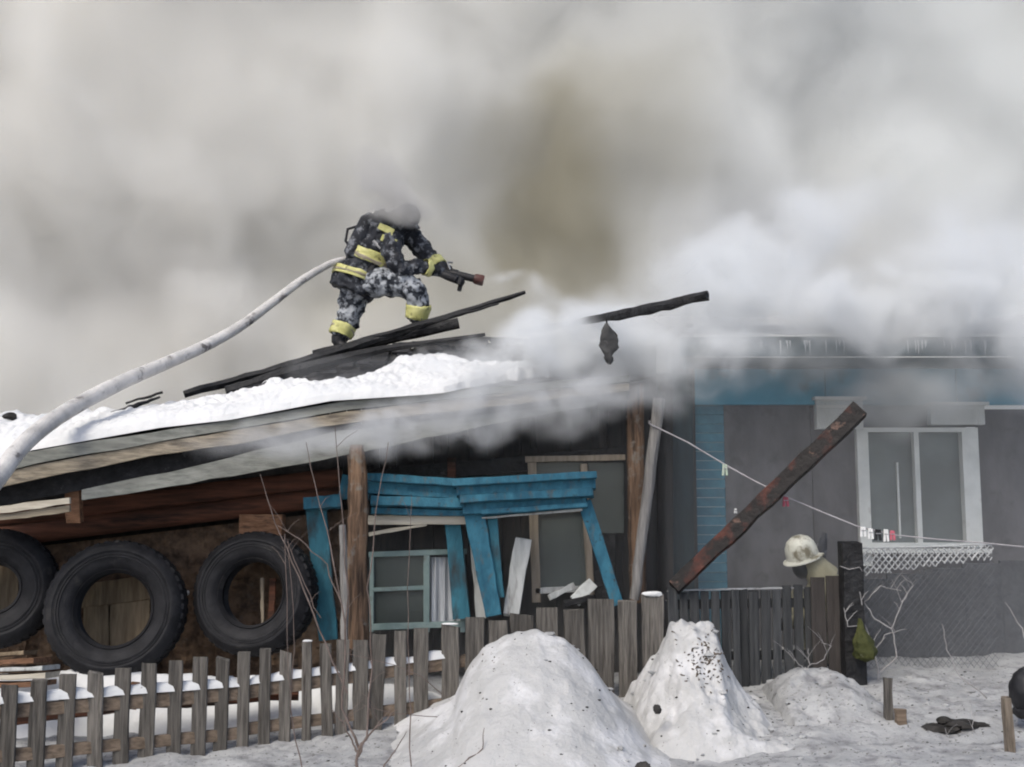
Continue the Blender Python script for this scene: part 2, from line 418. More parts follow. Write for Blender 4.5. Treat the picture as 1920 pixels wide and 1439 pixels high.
snowcap(railp(-60, 1325, .05), railp(455, 1288, .05), .06, .085, 1).build('snow_cap', M_roofsnow, fence, recalc=False)
snowcap(railp(455, 1286, .05), railp(860, 1232, .05), .05, .08, 3).build('snow_cap', M_roofsnow, fence, recalc=False)
# snow tufts on picket heads
for i in (13, 20, 28):
    a, b, t = pk[i]; Y = FY((a + b) / 2)
    q = P((a + b) / 2, t, Y)
    MB().ball(q + Vector((0, 0, .003)), ((b - a) / FPX * Y * .5, .022, .009 if i != 28 else .022), jit=.12).build('snow_cap', M_roofsnow, fence)

# ------------------------------------------------------------------ dark fence right of the piles
df = root('board_fence', P(1400, 1290, 9), 'black soaked board fence between the lumpy heap and the tall dark post', 'fence')
x = 1252
while x < 1517:
    w = random.uniform(14, 19); Y = FY(x)
    top = P(x + w / 2, 1106 - (x - 1252) * .022 + random.uniform(-5, 7), Y)
    MB().plank((top.x + random.uniform(-.01, .01), Y, G0(top.x, Y) - .15), top, w / FPX * Y, .02, (random.uniform(-.1, .1), -1, 0), 4, .003).build('board', M_dark, df)
    x += w + random.uniform(2, 5)
for py in (1135, 1232):
    MB().plank(P(1246, py, FY(1246) + .035), P(1519, py - 5, FY(1519) + .035), .07, .035, seg=5).build('rail', M_dark, df)
snowcap(P(1250, 1109, 8.815), P(1515, 1103, 9.05), .012, .03, 6, 80).build('snow_cap', M_ashsnow, df, recalc=False)
for (a, b, t) in ((1520, 1546, 1083), (1549, 1573, 1080)):
    Y = 8.98; top = P((a + b) / 2, t, Y)
    MB().plank((top.x, Y, G0(top.x, Y) - .15), top, (b - a) / FPX * Y, .03).build('board', mat('brown_black_board', (.03, .026, .025), (.055, .048, .045), 6, (4, 4, .4), bump=.5), df, label='wide brown-black board')
dp = root('fence_post', P(1592, 1270, 8.9), 'tall square black post with a wire loop beside the chain-link fence', 'post')
p = P(1593, 1017, 8.9)
MB().plank((p.x, 8.9, G0(p.x, 8.9) - .2), p, .165, .14, seg=6, jit=.006).build('post_shaft', M_char_shade, dp)
MB().tube([P(1575, 1062, 8.81), P(1592, 1068, 8.815), P(1612, 1064, 8.81), P(1618, 1074, 8.84)], .004, 5).build('wire_loop', M_paletwig, dp)

# ------------------------------------------------------------------ chain-link fence and plinth
cl = root('chain_link_fence', P(1740, 1260, 9.35), 'chain-link fence with a frosted white upper band below the white window', 'fence')
wires, frost = MB(), MB()
xa, xb = P(1614, 1100, 9.35).x, P(1868, 1100, 9.35).x
def ztop(x): return P(960 + x / 9.35 * FPX, 1028 - (x - xa) / (xb - xa) * 8, 9.35).z
def zmid(x): return P(960 + x / 9.35 * FPX, 1082 - (x - xa) / (xb - xa) * 32, 9.35).z
def zbot(x): return G0(x, 9.35) - .03
step = .052
k = xa - 1.5
while k < xb + 1.5:
    for sgn in (1, -1):
        up, lo = [], []
        for i in range(64):
            z = .1 + i * .026
            x_ = k + sgn * (z - .1) * .85
            yy = 9.35 + (.005 if i % 2 else -.005) * sgn
            if xa <= x_ <= xb and zbot(x_) < z < ztop(x_):
                (up if z > zmid(x_) else lo).append(Vector((x_, yy, z)))
        if len(lo) > 1: wires.tube(lo[::3] + [lo[-1]], .0022, 3, cap=False)
        if len(up) > 1: frost.tube(up, [.006 + random.uniform(-.0025, .003) for _ in up], 4, cap=False)
    k += step
wires.build('wire_mesh', M_greenwire, cl, kind='stuff', recalc=False)
frost.build('frosted_mesh', M_frost, cl, kind='stuff', recalc=False)
MB().tube([Vector((xa, 9.35, ztop(xa))), Vector(((xa + xb) / 2, 9.35, ztop((xa + xb) / 2) - .01)), Vector((xb, 9.35, ztop(xb)))], .008, 6).build('top_wire', M_frost, cl)
pw = root('plinth_wall', P(1760, 1240, 9.75), 'low dark grey panel wall standing behind the chain-link fence', 'wall')
for i in range(8):
    a = xa - .02 + i * .34; b = a + .334
    Y = 9.62 + i * .03
    zt = min(zmid(min(a, xb)), 9) - .03 + max(0, a - xb) * .02
    MB().plank((a + .167, Y, G0(a, Y) - .15), (a + .167, Y, zt), .333, .04, (0, -1, 0), 3, .002).build('panel', M_lowwall, pw)

# ------------------------------------------------------------------ right-hand house
RY = 10.2
rh = root('blue_house', P(1600, 1150, RY), 'blue and grey timber house on the right, half lost in smoke', 'house')
x0, x1 = P(1305, 900, RY).x, 6.2
def Z(py, Y): return P(960, py, Y).z
# main wall sheet panels, joints recessed
edges = [x0 + .27, x0 + .27 + .80, P(1612, 900, RY).x]
wall_bits = [(edges[0], edges[1], 0, Z(760, RY)), (edges[1] + .012, P(1606, 900, RY).x, 0, Z(765, RY)), (P(1606, 900, RY).x + .01, P(1836, 900, RY).x, 0, Z(1030, RY)),
             (P(1606, 900, RY).x + .01, P(1836, 900, RY).x, Z(800, RY), Z(768, RY)), (P(1836, 900, RY).x + .01, 5.2, 0, Z(768, RY)), (5.21, x1, 0, Z(768, RY))]
for a, b, z0, z1 in wall_bits:
    MB().box(((a + b) / 2, RY + .03, (z0 + z1) / 2), (b - a, .06, z1 - z0)).build('wall_panel', M_greywall, rh)
# blue clapboards on the corner strip
z = .2; i = 0
while z < Z(690, RY):
    h = .085
    a = x0; b = x0 + .265
    m = MB(); 
    m.quadbox([(a, RY - .022, z), (b, RY - .022, z), (b, RY + .03, z), (a, RY + .03, z), (a, RY - .016, z + h - .004), (b, RY - .016, z + h - .004), (b, RY + .03, z + h - .004), (a, RY + .03, z + h - .004)])
    m.build('clapboard', M_blueside, rh); z += h
MB().box((x0 - .03, RY + .5, 1.75), (.05, 1.1, 3.2)).build('corner_board', M_soot_shade, rh)
# frieze (bright blue), teal cornice, soffit
fz0, fz1 = Z(760, RY), Z(692, RY)
fx = x0 - .01
while fx < x1:
    w = 1.22
    MB().box((min(fx + w / 2, x1), RY - .01, (fz0 + fz1) / 2 + .001), (w - .012, .075, fz1 - fz0)).build('frieze_board', M_bluefrieze, rh); fx += w
MB().plank((x0 - .1, RY - .05, Z(683, RY)), (x1, RY - .05, Z(683, RY)), .10, .10).build('cornice', M_teal, rh)
MB().box(((x0 + x1) / 2, RY - .28, Z(665, RY) + .0), (x1 - x0 + .3, .5, .03)).build('soffit', M_teal, rh)
MB().plank((x0 - .2, RY - .55, Z(652, RY - .5)), (x1, RY - .55, Z(652, RY - .5)), .17, .035).build('eave_board', M_teal, rh)
for a, b in (((x0 - .2, RY - .62, Z(640, RY - .5)), (x1, 12.1, 3.72)),):
    def f(u, v, a=a, b=b):
        x = a[0] + (b[0] - a[0]) * u; y = a[1] + (b[1] - a[1]) * v; z = a[2] + (b[2] - a[2]) * v
        return (x, y, z + .05 + .03 * n3(x, y, 2.2, 8))
    MB().grid(f, 60, 40).build('roof', M_snow, rh, recalc=False)
for i in range(46):
    x = x0 + random.uniform(-.05, 2.9); L = random.uniform(.03, .14)
    zt = Z(640, RY - .57) + .005
    MB().tube([(x, RY - .58, zt), (x + .002, RY - .58, zt - L * .5), (x, RY - .58, zt - L)], [.009, .006, .001], 5).build('icicle', M_ice, rh)
# window
wx0, wx1, wz0, wz1 = P(1610, 900, RY).x, P(1832, 900, RY).x, Z(1026, RY), Z(803, RY)
win = MB()
fw = .055
win.box((wx0 + fw / 2, RY - .02, (wz0 - .17 + wz1) / 2), (fw + .05, .10, wz1 - wz0 + .17))
win.box((wx1 - .075, RY - .02, (wz0 + wz1) / 2), (.15, .10, wz1 - wz0))
win.box(((wx0 + wx1) / 2, RY - .019, wz1 - .02), (wx1 - wx0 - .003, .095, .04))
win.box(((wx0 + wx1) / 2, RY - .019, wz0 + .02), (wx1 - wx0 - .003, .095, .04))
wf = win.build('window', M_white, rh, label='white framed window')
mx_ = P(1717, 900, RY).x
sub(MB().box((mx_, RY - .018, (wz0 + wz1) / 2), (.045, .08, wz1 - wz0 - .07)), 'mullion', M_white, wf)
sub(MB().box((P(1683, 900, RY).x, RY - .0, (wz0 + wz1) / 2 - .12), (.015, .03, wz1 - wz0 - .40)), 'mullion', M_white, wf)
for a, b in ((wx0 + fw, mx_ - .02), (mx_ + .02, wx1 - .15)):
    sub(MB().box(((a + b) / 2, RY + .02, (wz0 + wz1) / 2), (b - a, .008, wz1 - wz0 - .06)), 'pane', M_glass2, wf)
sub(MB().box(((wx0 + wx1) / 2, RY - .09, wz0 - .03), (wx1 - wx0 + .08, .12, .035)), 'sill', M_white, wf)
for a, b in ((1526, 1612), (1738, 1838)):
    pa, pb = P(a, 782, RY), P(b, 782, RY)
    zt, zb = (Z(752, RY), Z(806, RY)) if a < 1600 else (Z(762, RY), Z(798, RY))
    sub(MB().box(((pa.x + pb.x) / 2, RY - .05, (zt + zb) / 2), (pb.x - pa.x, .10, zt - zb)), 'head_casing', M_white, wf)
    sub(MB().box(((pa.x + pb.x) / 2, RY - .075, zt + .012), (pb.x - pa.x + .05, .15, .028)), 'head_casing', M_white, wf)
MB().box((mx_, RY + .9, 1.9), (1.7, .05, 2.2)).build('inner_wall', M_soot_shade, rh)

# ------------------------------------------------------------------ left-hand log house
LY = 9.15
lh = root('log_house', P(300, 1250, LY), 'burning log house with snow on its roof, sagging to the left', 'house')
def wl(pts, name, M, r, Y=LY, label=None):
    q = [P(a, b, Y) for a, b in pts]
    n = 10; out = []
    for i in range(n + 1):
        k = i / n * (len(q) - 1); j = min(int(k), len(q) - 2)
        out.append(q[j].lerp(q[j + 1], k - j) + Vector((0, 0, .008 * noise.noise(Vector((i, r * 90, 0))))))
    MB().tube(out, [r * (1 + .06 * noise.noise(Vector((i * .7, r * 50, 3)))) for i in range(n + 1)], 12, jit=.02).build(name, M, lh, label=label)
wl([(-120, 905), (680, 815)], 'log', M_soot_shade, .10, 9.3)  # upper two logs near black: shade below the eave put into their colour
wl([(-120, 948), (640, 858)], 'log', M_soot_shade, .10)
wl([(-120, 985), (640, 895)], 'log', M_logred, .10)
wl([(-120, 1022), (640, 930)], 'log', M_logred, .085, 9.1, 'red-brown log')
# plaster wall below the logs
def rub(u, v):
    a = P(-140 + u * 800, 1050 - u * 95 + v * (290 + u * 30), 9.2)
    k = .045 * noise.noise(Vector((a.x * 6, a.z * 6, 1))) + .03 * noise.noise(Vector((a.x * 15, a.z * 15, 3))) + .02 * noise.noise(Vector((a.x * 35, a.z * 35, 5)))
    return a + Vector((0, k, 0))
MB().grid(rub, 170, 70).build('wall', M_rubble, lh)
MB().box((P(260, 1100, 9.4).x, 9.45, 1.2), (3.6, .25, 2.4)).build('wall_backing', M_soot_shade, lh)
# brackets, blocks
MB().plank(P(137, 890, 8.35), P(140, 980, 8.42), .11, .07, jit=.003).build('rafter_end', M_orange, lh)
MB().plank(P(452, 985, 8.92), P(532, 984, 8.92), .17, .10, jit=.004).build('timber_block', M_orange, lh)
for px_, py_ in ((330, 870), (520, 838)):
    MB().plank(P(px_, py_, 8.6), P(px_ - 10, py_ - 25, 9.2), .07, .09, (1, 0, 0)).build('rafter_end', M_soot_shade, lh)
# roof: eave line and upper line
EAVE = [(-90, 928, 8.0), (60, 850, 8.15), (300, 806, 8.3), (433, 792, 8.38), (620, 760, 8.5), (800, 745, 8.6), (960, 728, 8.7), (1100, 715, 8.8), (1230, 700, 8.9)]
TOP = [(-90, 772, 9.5), (100, 772, 9.6), (230, 757, 9.8), (345, 742, 10.0), (430, 732, 10.2), (520, 706, 10.5), (640, 656, 11.0), (760, 644, 11.1), (905, 634, 11.2), (1080, 640, 11.3), (1230, 640, 11.4)]
def al(line, px):
    return P(px, lerp([(a, b) for a, b, c in line], px), lerp([(a, c) for a, b, c in line], px))
def deck(u, v):
    px = -90 + 1320 * u
    a, b = al(EAVE, px), al(TOP, px)
    return a.lerp(b, v) + Vector((0, 0, -.05 + .02 * n3(u * 30, v * 10, 1)))
MB().grid(deck, 80, 16).build('roof_deck', M_charfrost, lh, recalc=False)
# charred deck boards left lying along the top of the roof
for i in range(26):
    px = 470 + i * 21 + random.uniform(-6, 6)
    a, b = al(TOP, px), al(EAVE, px)
    k = random.uniform(.22, .42) * (1 if 500 < px < 820 else .6)
    MB().plank(a + Vector((0, 0, .0)), a.lerp(b, k) + Vector((random.uniform(-.1, .1), 0, .015)), .15, .025, (0, -.3, 1), 4, .012).build('roof_board', M_charfrost if i % 3 else M_char_shade, lh)
# fascia
def strip(name, M, top, bot, Y0, Y1, t, n=24, label=None, amp=.006):
    m = MB(); rows = []
    xs_ = [top[0][0] + (top[-1][0] - top[0][0]) * i / n for i in range(n + 1)]
    for i, px in enumerate(xs_):
        Y = Y0 + (Y1 - Y0) * i / n
        a, b = P(px, lerp(top, px), Y), P(px, lerp(bot, px), Y)
        a.z += random.uniform(-amp, amp); b.z += random.uniform(-amp, amp)
        rows.append([m.bm.verts.new(q) for q in (a, b, b + Vector((0, t, 0)), a + Vector((0, t, 0)))])
    for r0, r1 in zip(rows, rows[1:]):
        for q in range(4): m.bm.faces.new((r0[q], r0[(q + 1) % 4], r1[(q + 1) % 4], r1[q]))
    m.bm.faces.new(rows[0][::-1]); m.bm.faces.new(rows[-1])
    return m.build(name, M, lh, label=label)
strip('fascia_board', M_fascia2, [(-90, 880), (60, 846), (433, 788), (633, 755), (960, 722), (1180, 704)], [(-90, 908), (60, 870), (433, 806), (633, 772), (960, 735), (1180, 716)], 7.98, 8.88, .03, label='upper grey fascia board')
strip('fascia_board', M_fascia, [(-90, 911), (60, 872), (433, 808), (633, 774), (960, 737), (1180, 718)], [(-90, 938), (20, 908), (300, 853), (433, 834), (620, 797), (960, 758), (1180, 732)], 8.0, 8.87, .03, label='lower straw-coloured fascia board')
strip('soffit_shade_board', M_char_shade, [(-90, 936), (20, 905), (433, 832), (960, 758), (1180, 732)], [(-90, 975), (20, 945), (300, 890), (633, 812), (960, 775), (1180, 750)], 8.15, 8.98, .03, label='black board under the fascia, gap shade put into its colour')  # dark gap between the fascias: its shade painted as a black strip
strip('lower_fascia_board', M_fascia2, [(153, 918), (300, 889), (633, 809), (960, 772), (1120, 752)], [(153, 939), (277, 920), (633, 857), (900, 800), (1120, 760)], 8.13, 8.93, .03, label='pale grey-green lower board')
strip('lower_fascia_board', M_cream, [(-90, 962), (130, 932)], [(-90, 975), (130, 945)], 8.05, 8.12, .03, 8)
strip('lower_fascia_board', M_fascia, [(-90, 977), (130, 947)], [(-90, 988), (130, 960)], 8.08, 8.14, .03, 8)

# roof snow, thick and broken along both edges
SLOW = [(-90, 916, 7.98), (60, 842, 8.12), (300, 800, 8.28), (433, 785, 8.36), (620, 750, 8.48), (800, 738, 8.58), (960, 722, 8.68), (1080, 712, 8.8), (1160, 706, 8.85)]
SHI = [(-90, 782), (100, 784), (230, 776), (345, 758), (430, 752), (500, 726), (560, 722), (640, 722), (700, 706), (760, 676), (830, 668), (880, 682), (960, 692), (1080, 698), (1160, 706)]
def pyof(q):
    d = q - Vector((0, 0, CZ)); cy = d.y * math.cos(TH) + d.z * math.sin(TH); cz = -d.y * math.sin(TH) + d.z * math.cos(TH)
    return 719.5 - FPX * cz / cy
SLOW = [(a, b - 5, c - .03) for a, b, c in SLOW]
def shi(px):
    a, b, want = al(EAVE, px), al(TOP, px), lerp(SHI, px)
    lo, hi = 0.0, 1.0
    for _ in range(14):
        k = (lo + hi) / 2
        if pyof(a.lerp(b, k)) > want: lo = k
        else: hi = k
    return a.lerp(b, lo)
def rsn(u, v):
    px = -90 + 1150 * u
    px_t = px + 14 * noise.noise(Vector((px * .03, 2, 0)))
    a, b = al(SLOW, px), shi(px_t)
    tp_ = max(0, (u - .80) / .2) ** 1.4
    a = a.lerp(b, .85 * tp_ * (1 + .3 * noise.noise(Vector((px * .05, 3, 1)))))
    b = a.lerp(b, 1 + .18 * noise.noise(Vector((px * .03, 5, 0))))
    q = a.lerp(b, v)
    e = math.sqrt(min(1, min(v * 8, (1 - v) * 5))) * math.sqrt(min(1, (1 - u) * 12 + .02))
    th = e * (.05 + .05 * n3(q.x, q.y, 2.0, 2) + .08 * abs(n3(q.x, q.y * .6, 4.0, 3)) * (.3 + v) + .035 * abs(n3(q.x, q.y * .7, 11, 5)) * (.3 + v * 1.2) + .012 * n3(q.x, q.y, 26, 7))
    return q + Vector((0, 0, th - (.03 if e < .01 else 0)))
rs = MB().grid(rsn, 420, 70).build('roof_snow', M_roofsnow, recalc=False)
tag(rs, 'broken sheet of white snow lying on the burning log roof', 'snow')

# charred rafters and poles of the fallen roof
def beam(name, pts, rad, M, label, cat='beam', seg=7, group=None, jit=.18):
    q = [P(*p) for p in pts]
    out, rr = [], []
    for i in range(len(q) - 1):
        for k in range(6):
            out.append(q[i].lerp(q[i + 1], k / 6) + Vector([random.uniform(-.006, .006) for _ in range(3)]))
            rr.append(rad[i] + (rad[i + 1] - rad[i]) * k / 6)
    out.append(q[-1]); rr.append(rad[-1])
    o = MB().tube(out, rr, seg, jit=jit).build(name, M)
    return tag(o, label, cat, group)
CH = 'charred roof timbers'
beam('charred_rafter', [(345, 740, 9.75), (520, 692, 10.0), (660, 652, 10.2), (800, 606, 10.3), (985, 548, 10.3)], [.035, .05, .055, .035, .02], M_char_shade, 'long charred rafter rising to the right under the firefighter\'s boots', group=CH)
beam('charred_rafter', [(425, 736, 9.7), (560, 694, 9.9), (720, 654, 10.0), (910, 628, 10.0)], [.05, .07, .035, .016], M_char_shade, 'lower charred rafter lying just above the roof snow', group=CH)
beam('charred_rafter', [(590, 668, 10.8), (700, 640, 10.75), (860, 606, 10.7)], [.06, .06, .05], M_char_shade, 'thick charred ridge timber hidden just behind the long rafter', group=CH)
beam('charred_lath', [(700, 632, 10.2), (830, 598, 10.2), (935, 570, 10.2)], [.012, .018, .01], M_char_shade, 'thin charred lath between the two long rafters', 'lath', group=CH)
beam('charred_lath', [(205, 776, 8.95), (250, 762, 9.0), (300, 745, 9.1)], [.012, .02, .01], M_char_shade, 'short charred stick on the snow below the hose', 'lath', group=CH)
beam('charred_lath', [(235, 757, 9.3), (305, 736, 9.4)], [.01, .012], M_char_shade, 'thin burnt stick at the crest of the roof snow', 'lath', group=CH)
beam('charred_pole', [(975, 624, 10.3), (1120, 598, 8.7), (1240, 575, 7.95), (1326, 553, 7.7)], [.03, .034, .042, .034], M_char_shade, 'charred pole jutting out of the white smoke', group=CH)
MB_ = MB().tube([P(1300, 560, 7.76), P(1327, 548, 7.68)], .012, 5).tube([P(1300, 566, 7.76), P(1329, 562, 7.68)], .01, 5)
tag(MB_.build('splinter', M_char_shade), 'split splinters at the far end of the charred pole', 'splinter', CH)
beam('charred_lath', [(500, 718, 9.6), (440, 738, 9.5), (418, 742, 9.45)], [.012, .014, .01], M_charfrost, 'ash-grey stick at the left end of the charred rafters', 'lath', group=CH)
for (px, py, Y, s, lb) in ((18, 782, 8.95, .055, 'black lump on the far left of the roof snow'), (388, 768, 8.8, .018, 'small black cinder in the middle of the roof snow')):
    tag(MB().ball(P(px, py, Y), (s, s, s * .6), jit=.25, u=9, v=6).build('cinder', M_debris), lb, 'cinder')
# hanging burnt rag
rg = root('burnt_rag', P(1137, 600, 8.3), 'dark burnt rag hanging from the charred pole in the smoke', 'rag')
MB().tube([P(1137, 598, 8.3), P(1138, 612, 8.3)], .008, 5).build('cord', M_char_shade, rg)
def ragf(u, v):
    w = lerp([(0, .012), (.12, .035), (.3, .062), (.55, .070), (.68, .05), (.78, .028), (.9, .034), (1, .012)], v) * (1 + .35 * noise.noise(Vector((u * 3, v * 6, 2))))
    a = 2 * math.pi * u
    c = P(1137 + 6 * v, 608 + 74 * v, 8.3)
    return c + Vector((w * math.cos(a) * (1 + .2 * math.sin(a * 3 + v * 5)), .03 * math.sin(a) * (1 + .3 * math.sin(v * 9)), .008 * math.sin(a * 4)))
MB().grid(ragf, 20, 14).build('cloth', M_rag, rg)

# ------------------------------------------------------------------ tyres
def tyre(px, py, r_px, hole, Y, tilt, yaw, label):
    c = P(px, py, Y); Ro = r_px / FPX * Y; Ri = hole / FPX * Y; w = .16
    ribs = [(k, ) for k in (.42, .50)]
    t = root('tyre', c, label, 'tyre', 'big worn tyres leaning on the log wall')
    M = Matrix.Translation(c) @ Matrix.Rotation(yaw, 4, 'Z') @ Matrix.Rotation(R(90) + tilt, 4, 'X')
    dR = Ro - Ri
    prof = [(Ri, .07), (Ri + .02, .115), (Ri + dR * .3, w * .97), (Ri + dR * .62, w), (Ri + dR * .66, w + .008), (Ri + dR * .72, w + .006), (Ro - .03, w * .82), (Ro - .005, w * .62),
            (Ro, w * .3), (Ro, -w * .3), (Ro - .005, -w * .62), (Ro - .03, -w * .82), (Ri + dR * .6, -w), (Ri + dR * .25, -w * .95), (Ri, -.07), (Ri + .03, -.05), (Ri + dR * .55, -w * .8),
            (Ro - .05, -w * .5), (Ro - .05, w * .5), (Ri + dR * .55, w * .8), (Ri + .03, .05)]
    m = MB(); m._closed = True
    m.lathe(prof, M, 72); body = m.build('carcass', M_rubber, t)
    m = MB(); m._closed = True
    m.lathe([(Ri - .012, .078), (Ri + .012, .118), (Ri + .022, .105), (Ri + .004, .068)], M, 64); m.build('bead', M_rubber, t)
    m = MB(); m._closed = True
    for k, in ribs:
        hw = w * (.97 + (k - .3) * .09)
        m.lathe([(Ri + dR * k, hw - .01), (Ri + dR * k + .006, hw + .007), (Ri + dR * k + .018, hw + .007), (Ri + dR * k + .024, hw - .01)], M, 72)
    m.build('sidewall_rib', M_rubber, t)
    m = MB()
    for k in range(44):
        a = 2 * math.pi * k / 44
        for sg in (1, -1):
            q = M @ Matrix.Rotation(a + sg * .03, 4, 'Z')
            m.quadbox([q @ Vector(v) for v in ((Ro - .035, -.02, sg * w * .80), (Ro + .003, -.02, sg * w * .6), (Ro + .006, -.02, sg * w * .1), (Ro - .02, -.02, sg * w * .1),
                                                 (Ro - .035, .02, sg * w * .80), (Ro + .003, .02, sg * w * .6), (Ro + .006, .03, sg * w * .1), (Ro - .02, .03, sg * w * .1))])
    m.build('tread', M_rubber, t, kind='stuff')
tyre(-6, 1104, 108, 44, 8.7, R(-6), R(14), 'leftmost tyre, cut off by the edge of the picture')
tyre(219, 1143, 124, 68, 8.62, R(-7), R(6), 'middle tyre with brown boards showing through its hole')
tyre(480, 1114, 112, 60, 8.78, R(-8), R(-8), 'right-hand tyre beside the blue casing, a red stick in its hole')
# boards behind the middle tyre, sticks behind the right one
bp = root('board_hatch', P(220, 1150, 8.95), 'brown board hatch seen through the middle tyre', 'hatch')
MB().plank(P(140, 1120, 8.98), P(300, 1098, 8.98), .19, .03).build('board', M_plank, bp)
MB().plank(P(182, 1245, 9.0), P(180, 1128, 9.0), .20, .03).build('board', M_plank, bp)
MB().plank(P(246, 1245, 9.0), P(244, 1118, 9.0), .32, .03).build('board', M_plank, bp)
for (a, b, w, M, lb) in (((492, 1170), (492, 1085), .025, M_oldframe, 'thin pale stick inside the right-hand tyre'), ((508, 1168), (512, 1085), .05, M_logred, 'dull red stick inside the right-hand tyre')):
    tag(MB().plank(P(*a, 8.95), P(*b, 8.97), w, .025).build('stick', M), lb, 'stick')
tag(MB().plank(P(15, 1150, 8.98), P(15, 1040, 9.0), .18, .03).build('board', M_plank), 'brown board behind the leftmost tyre', 'board')
tag(MB().ball(P(352, 1112, 8.9), (.014, .014, .02)).build('insulator', M_whitep), 'tiny white knob on the wall between the two tyres', 'knob')

# wood stack at far left
for i, (a, b, w, M, lb) in enumerate((((-60, 1286), (92, 1281), .035, M_orange, 'lowest reddish plank of the stack at the left edge'), ((-50, 1272), (98, 1266), .035, M_cream, 'second pale plank of the stack at the left edge'),
        ((-60, 1258), (96, 1252), .03, M_whiteboard, 'frosted grey plank in the middle of the stack at the left edge'), ((-60, 1246), (80, 1238), .035, M_orange, 'reddish plank near the top of the stack at the left edge'), ((-60, 1234), (56, 1224), .03, M_plank, 'topmost brown plank of the stack at the left edge'))):
    tag(MB().plank(P(*a, 8.0 + .02 * i), P(*b, 8.05 + .02 * i), w, .35, (0, -1, .1)).build('stacked_plank', M), lb, 'plank', 'planks stacked below the leftmost tyre')
tag(MB().plank(P(245, 1330, 8.0), P(252, 1280, 8.0), .06, .06).build('timber_offcut', M_orange), 'short orange offcut behind the picket fence', 'timber')
beam('fallen_timber', [(20, 1345, 7.9), (240, 1318, 8.0), (560, 1300, 8.2)], [.06, .06, .05], M_logred, 'fallen red-brown timber on the snow behind the pickets')

# ------------------------------------------------------------------ posts
beam('log_post', [(671, 1215, 8.62), (668, 1050, 8.6), (672, 940, 8.6), (668, 836, 8.6)], [.086, .08, .08, .068], M_log, 'orange-brown log porch post in front of the left blue window', 'post', 14, jit=.04)
beam('log_post', [(1196, 1130, 9.15), (1193, 940, 9.15), (1191, 720, 9.15)], [.07, .075, .075], M_log, 'straight orange-brown log post beside the leaning grey pole', 'post', 14, jit=.04)
beam('grey_pole', [(1189, 1125, 8.95), (1212, 940, 8.95), (1236, 748, 8.95)], [.042, .045, .05], M_greywood, 'leaning bare grey pole that holds the clothesline', 'pole', 10, jit=.05)
beam('thin_pole', [(648, 1260, 8.3), (646, 1120, 8.35), (642, 985, 8.4)], [.028, .03, .026], M_greywood, 'thin grey pole against the left side of the log post', 'pole', 8, jit=.06)
bb = MB().plank(P(1264, 1103, 8.8), P(1612, 768, 8.45), .115, .09, (-.3, -1, .2), 14, .008, w1=.135)
tag(bb.build('burnt_beam', M_burnred), 'red burnt beam slanting across the grey house wall', 'beam')

# ------------------------------------------------------------------ middle: sooty wall, windows, fallen surrounds
MY = 9.55
mh = root('porch_wall', P(950, 1150, MY), 'soot-black board wall of the burnt porch behind the blue surrounds', 'wall')
x = 560
while x < 1235:
    w = random.uniform(26, 38)
    a, b = P(x + w / 2, 1260, MY), P(x + w / 2, lerp([(560, 745), (900, 705), (1300, 700)], x), MY)
    MB().plank(a + Vector((0, random.uniform(-.01, .01), 0)), b, w / FPX * MY - .006, .03, (random.uniform(-.05, .05), -1, 0), 3, .003).build('board', M_soot_shade, mh)
    x += w
MB().box((P(930, 900, 9.8).x, 9.85, 1.2), (3.3, .05, 2.5)).build('wall_backing', M_soot_shade, mh)  # added backing slabs, stop bright smoke showing through the board gaps
MB().box((P(1060, 900, 9.8).x, 9.91, 1.3), (2.1, .05, 2.95)).build('wall_backing', M_soot_shade, mh)
MB().plank(P(600, 905, 9.45), P(1190, 850, 9.45), .13, .10).build('wall_beam', M_char_shade, mh)
MB().plank(P(848, 960, 9.4), P(846, 860, 9.4), .07, .06).build('stud', M_logred, mh)
MB().plank(P(1120, 1160, 9.35), P(1122, 1000, 9.35), .30, .03).build('board', M_char_shade, mh)
MB().plank(P(1273, 1180, 9.7), P(1271, 700, 9.7), .26, .05).build('board', M_teal2, mh, label='dark teal board at the house corner')
for px in (1000, 1130):
    MB().plank(P(px, 840, 9.3), P(px - 10, 700, 9.3), .05, .05).build('stud', M_soot_shade, mh)
# left window sash
w1 = root('window_sash', P(770, 1170, 9.15), 'pale teal window sash behind the left blue surround', 'window')
def bar(r, a, b, w, Y, M, t=.04, name='sash_bar'): return MB().plank(P(*a, Y), P(*b, Y), w, t, jit=.002).build(name, M, r)
bar(w1, (692, 1040), (875, 1034), .045, 9.15, M_palegreen)
bar(w1, (696, 1106), (800, 1102), .035, 9.152, M_palegreen)
bar(w1, (697, 1185), (697, 1044), .035, 9.15, M_palegreen)
bar(w1, (800, 1185), (800, 1042), .05, 9.148, M_palegreen)
bar(w1, (868, 1185), (866, 1040), .04, 9.15, M_palegreen)
bar(w1, (694, 1176), (870, 1170), .05, 9.146, M_palegreen)
MB().quadbox([P(698, 1176, 9.175), P(798, 1174, 9.175), P(798, 1174, 9.182), P(698, 1176, 9.182), P(698, 1044, 9.175), P(798, 1040, 9.175), P(798, 1040, 9.182), P(698, 1044, 9.182)]).build('pane', M_glass, w1)
def curt(u, v):
    q = P(803 + 66 * u, 1045 + 130 * v, 9.2)
    return q + Vector((0, .02 * math.sin(u * 22 + v * 2) + .01 * math.sin(u * 50), 0))
tag(MB().grid(curt, 40, 20).build('curtain', M_curtain), 'sooty white curtain in the right half of the left window', 'curtain')
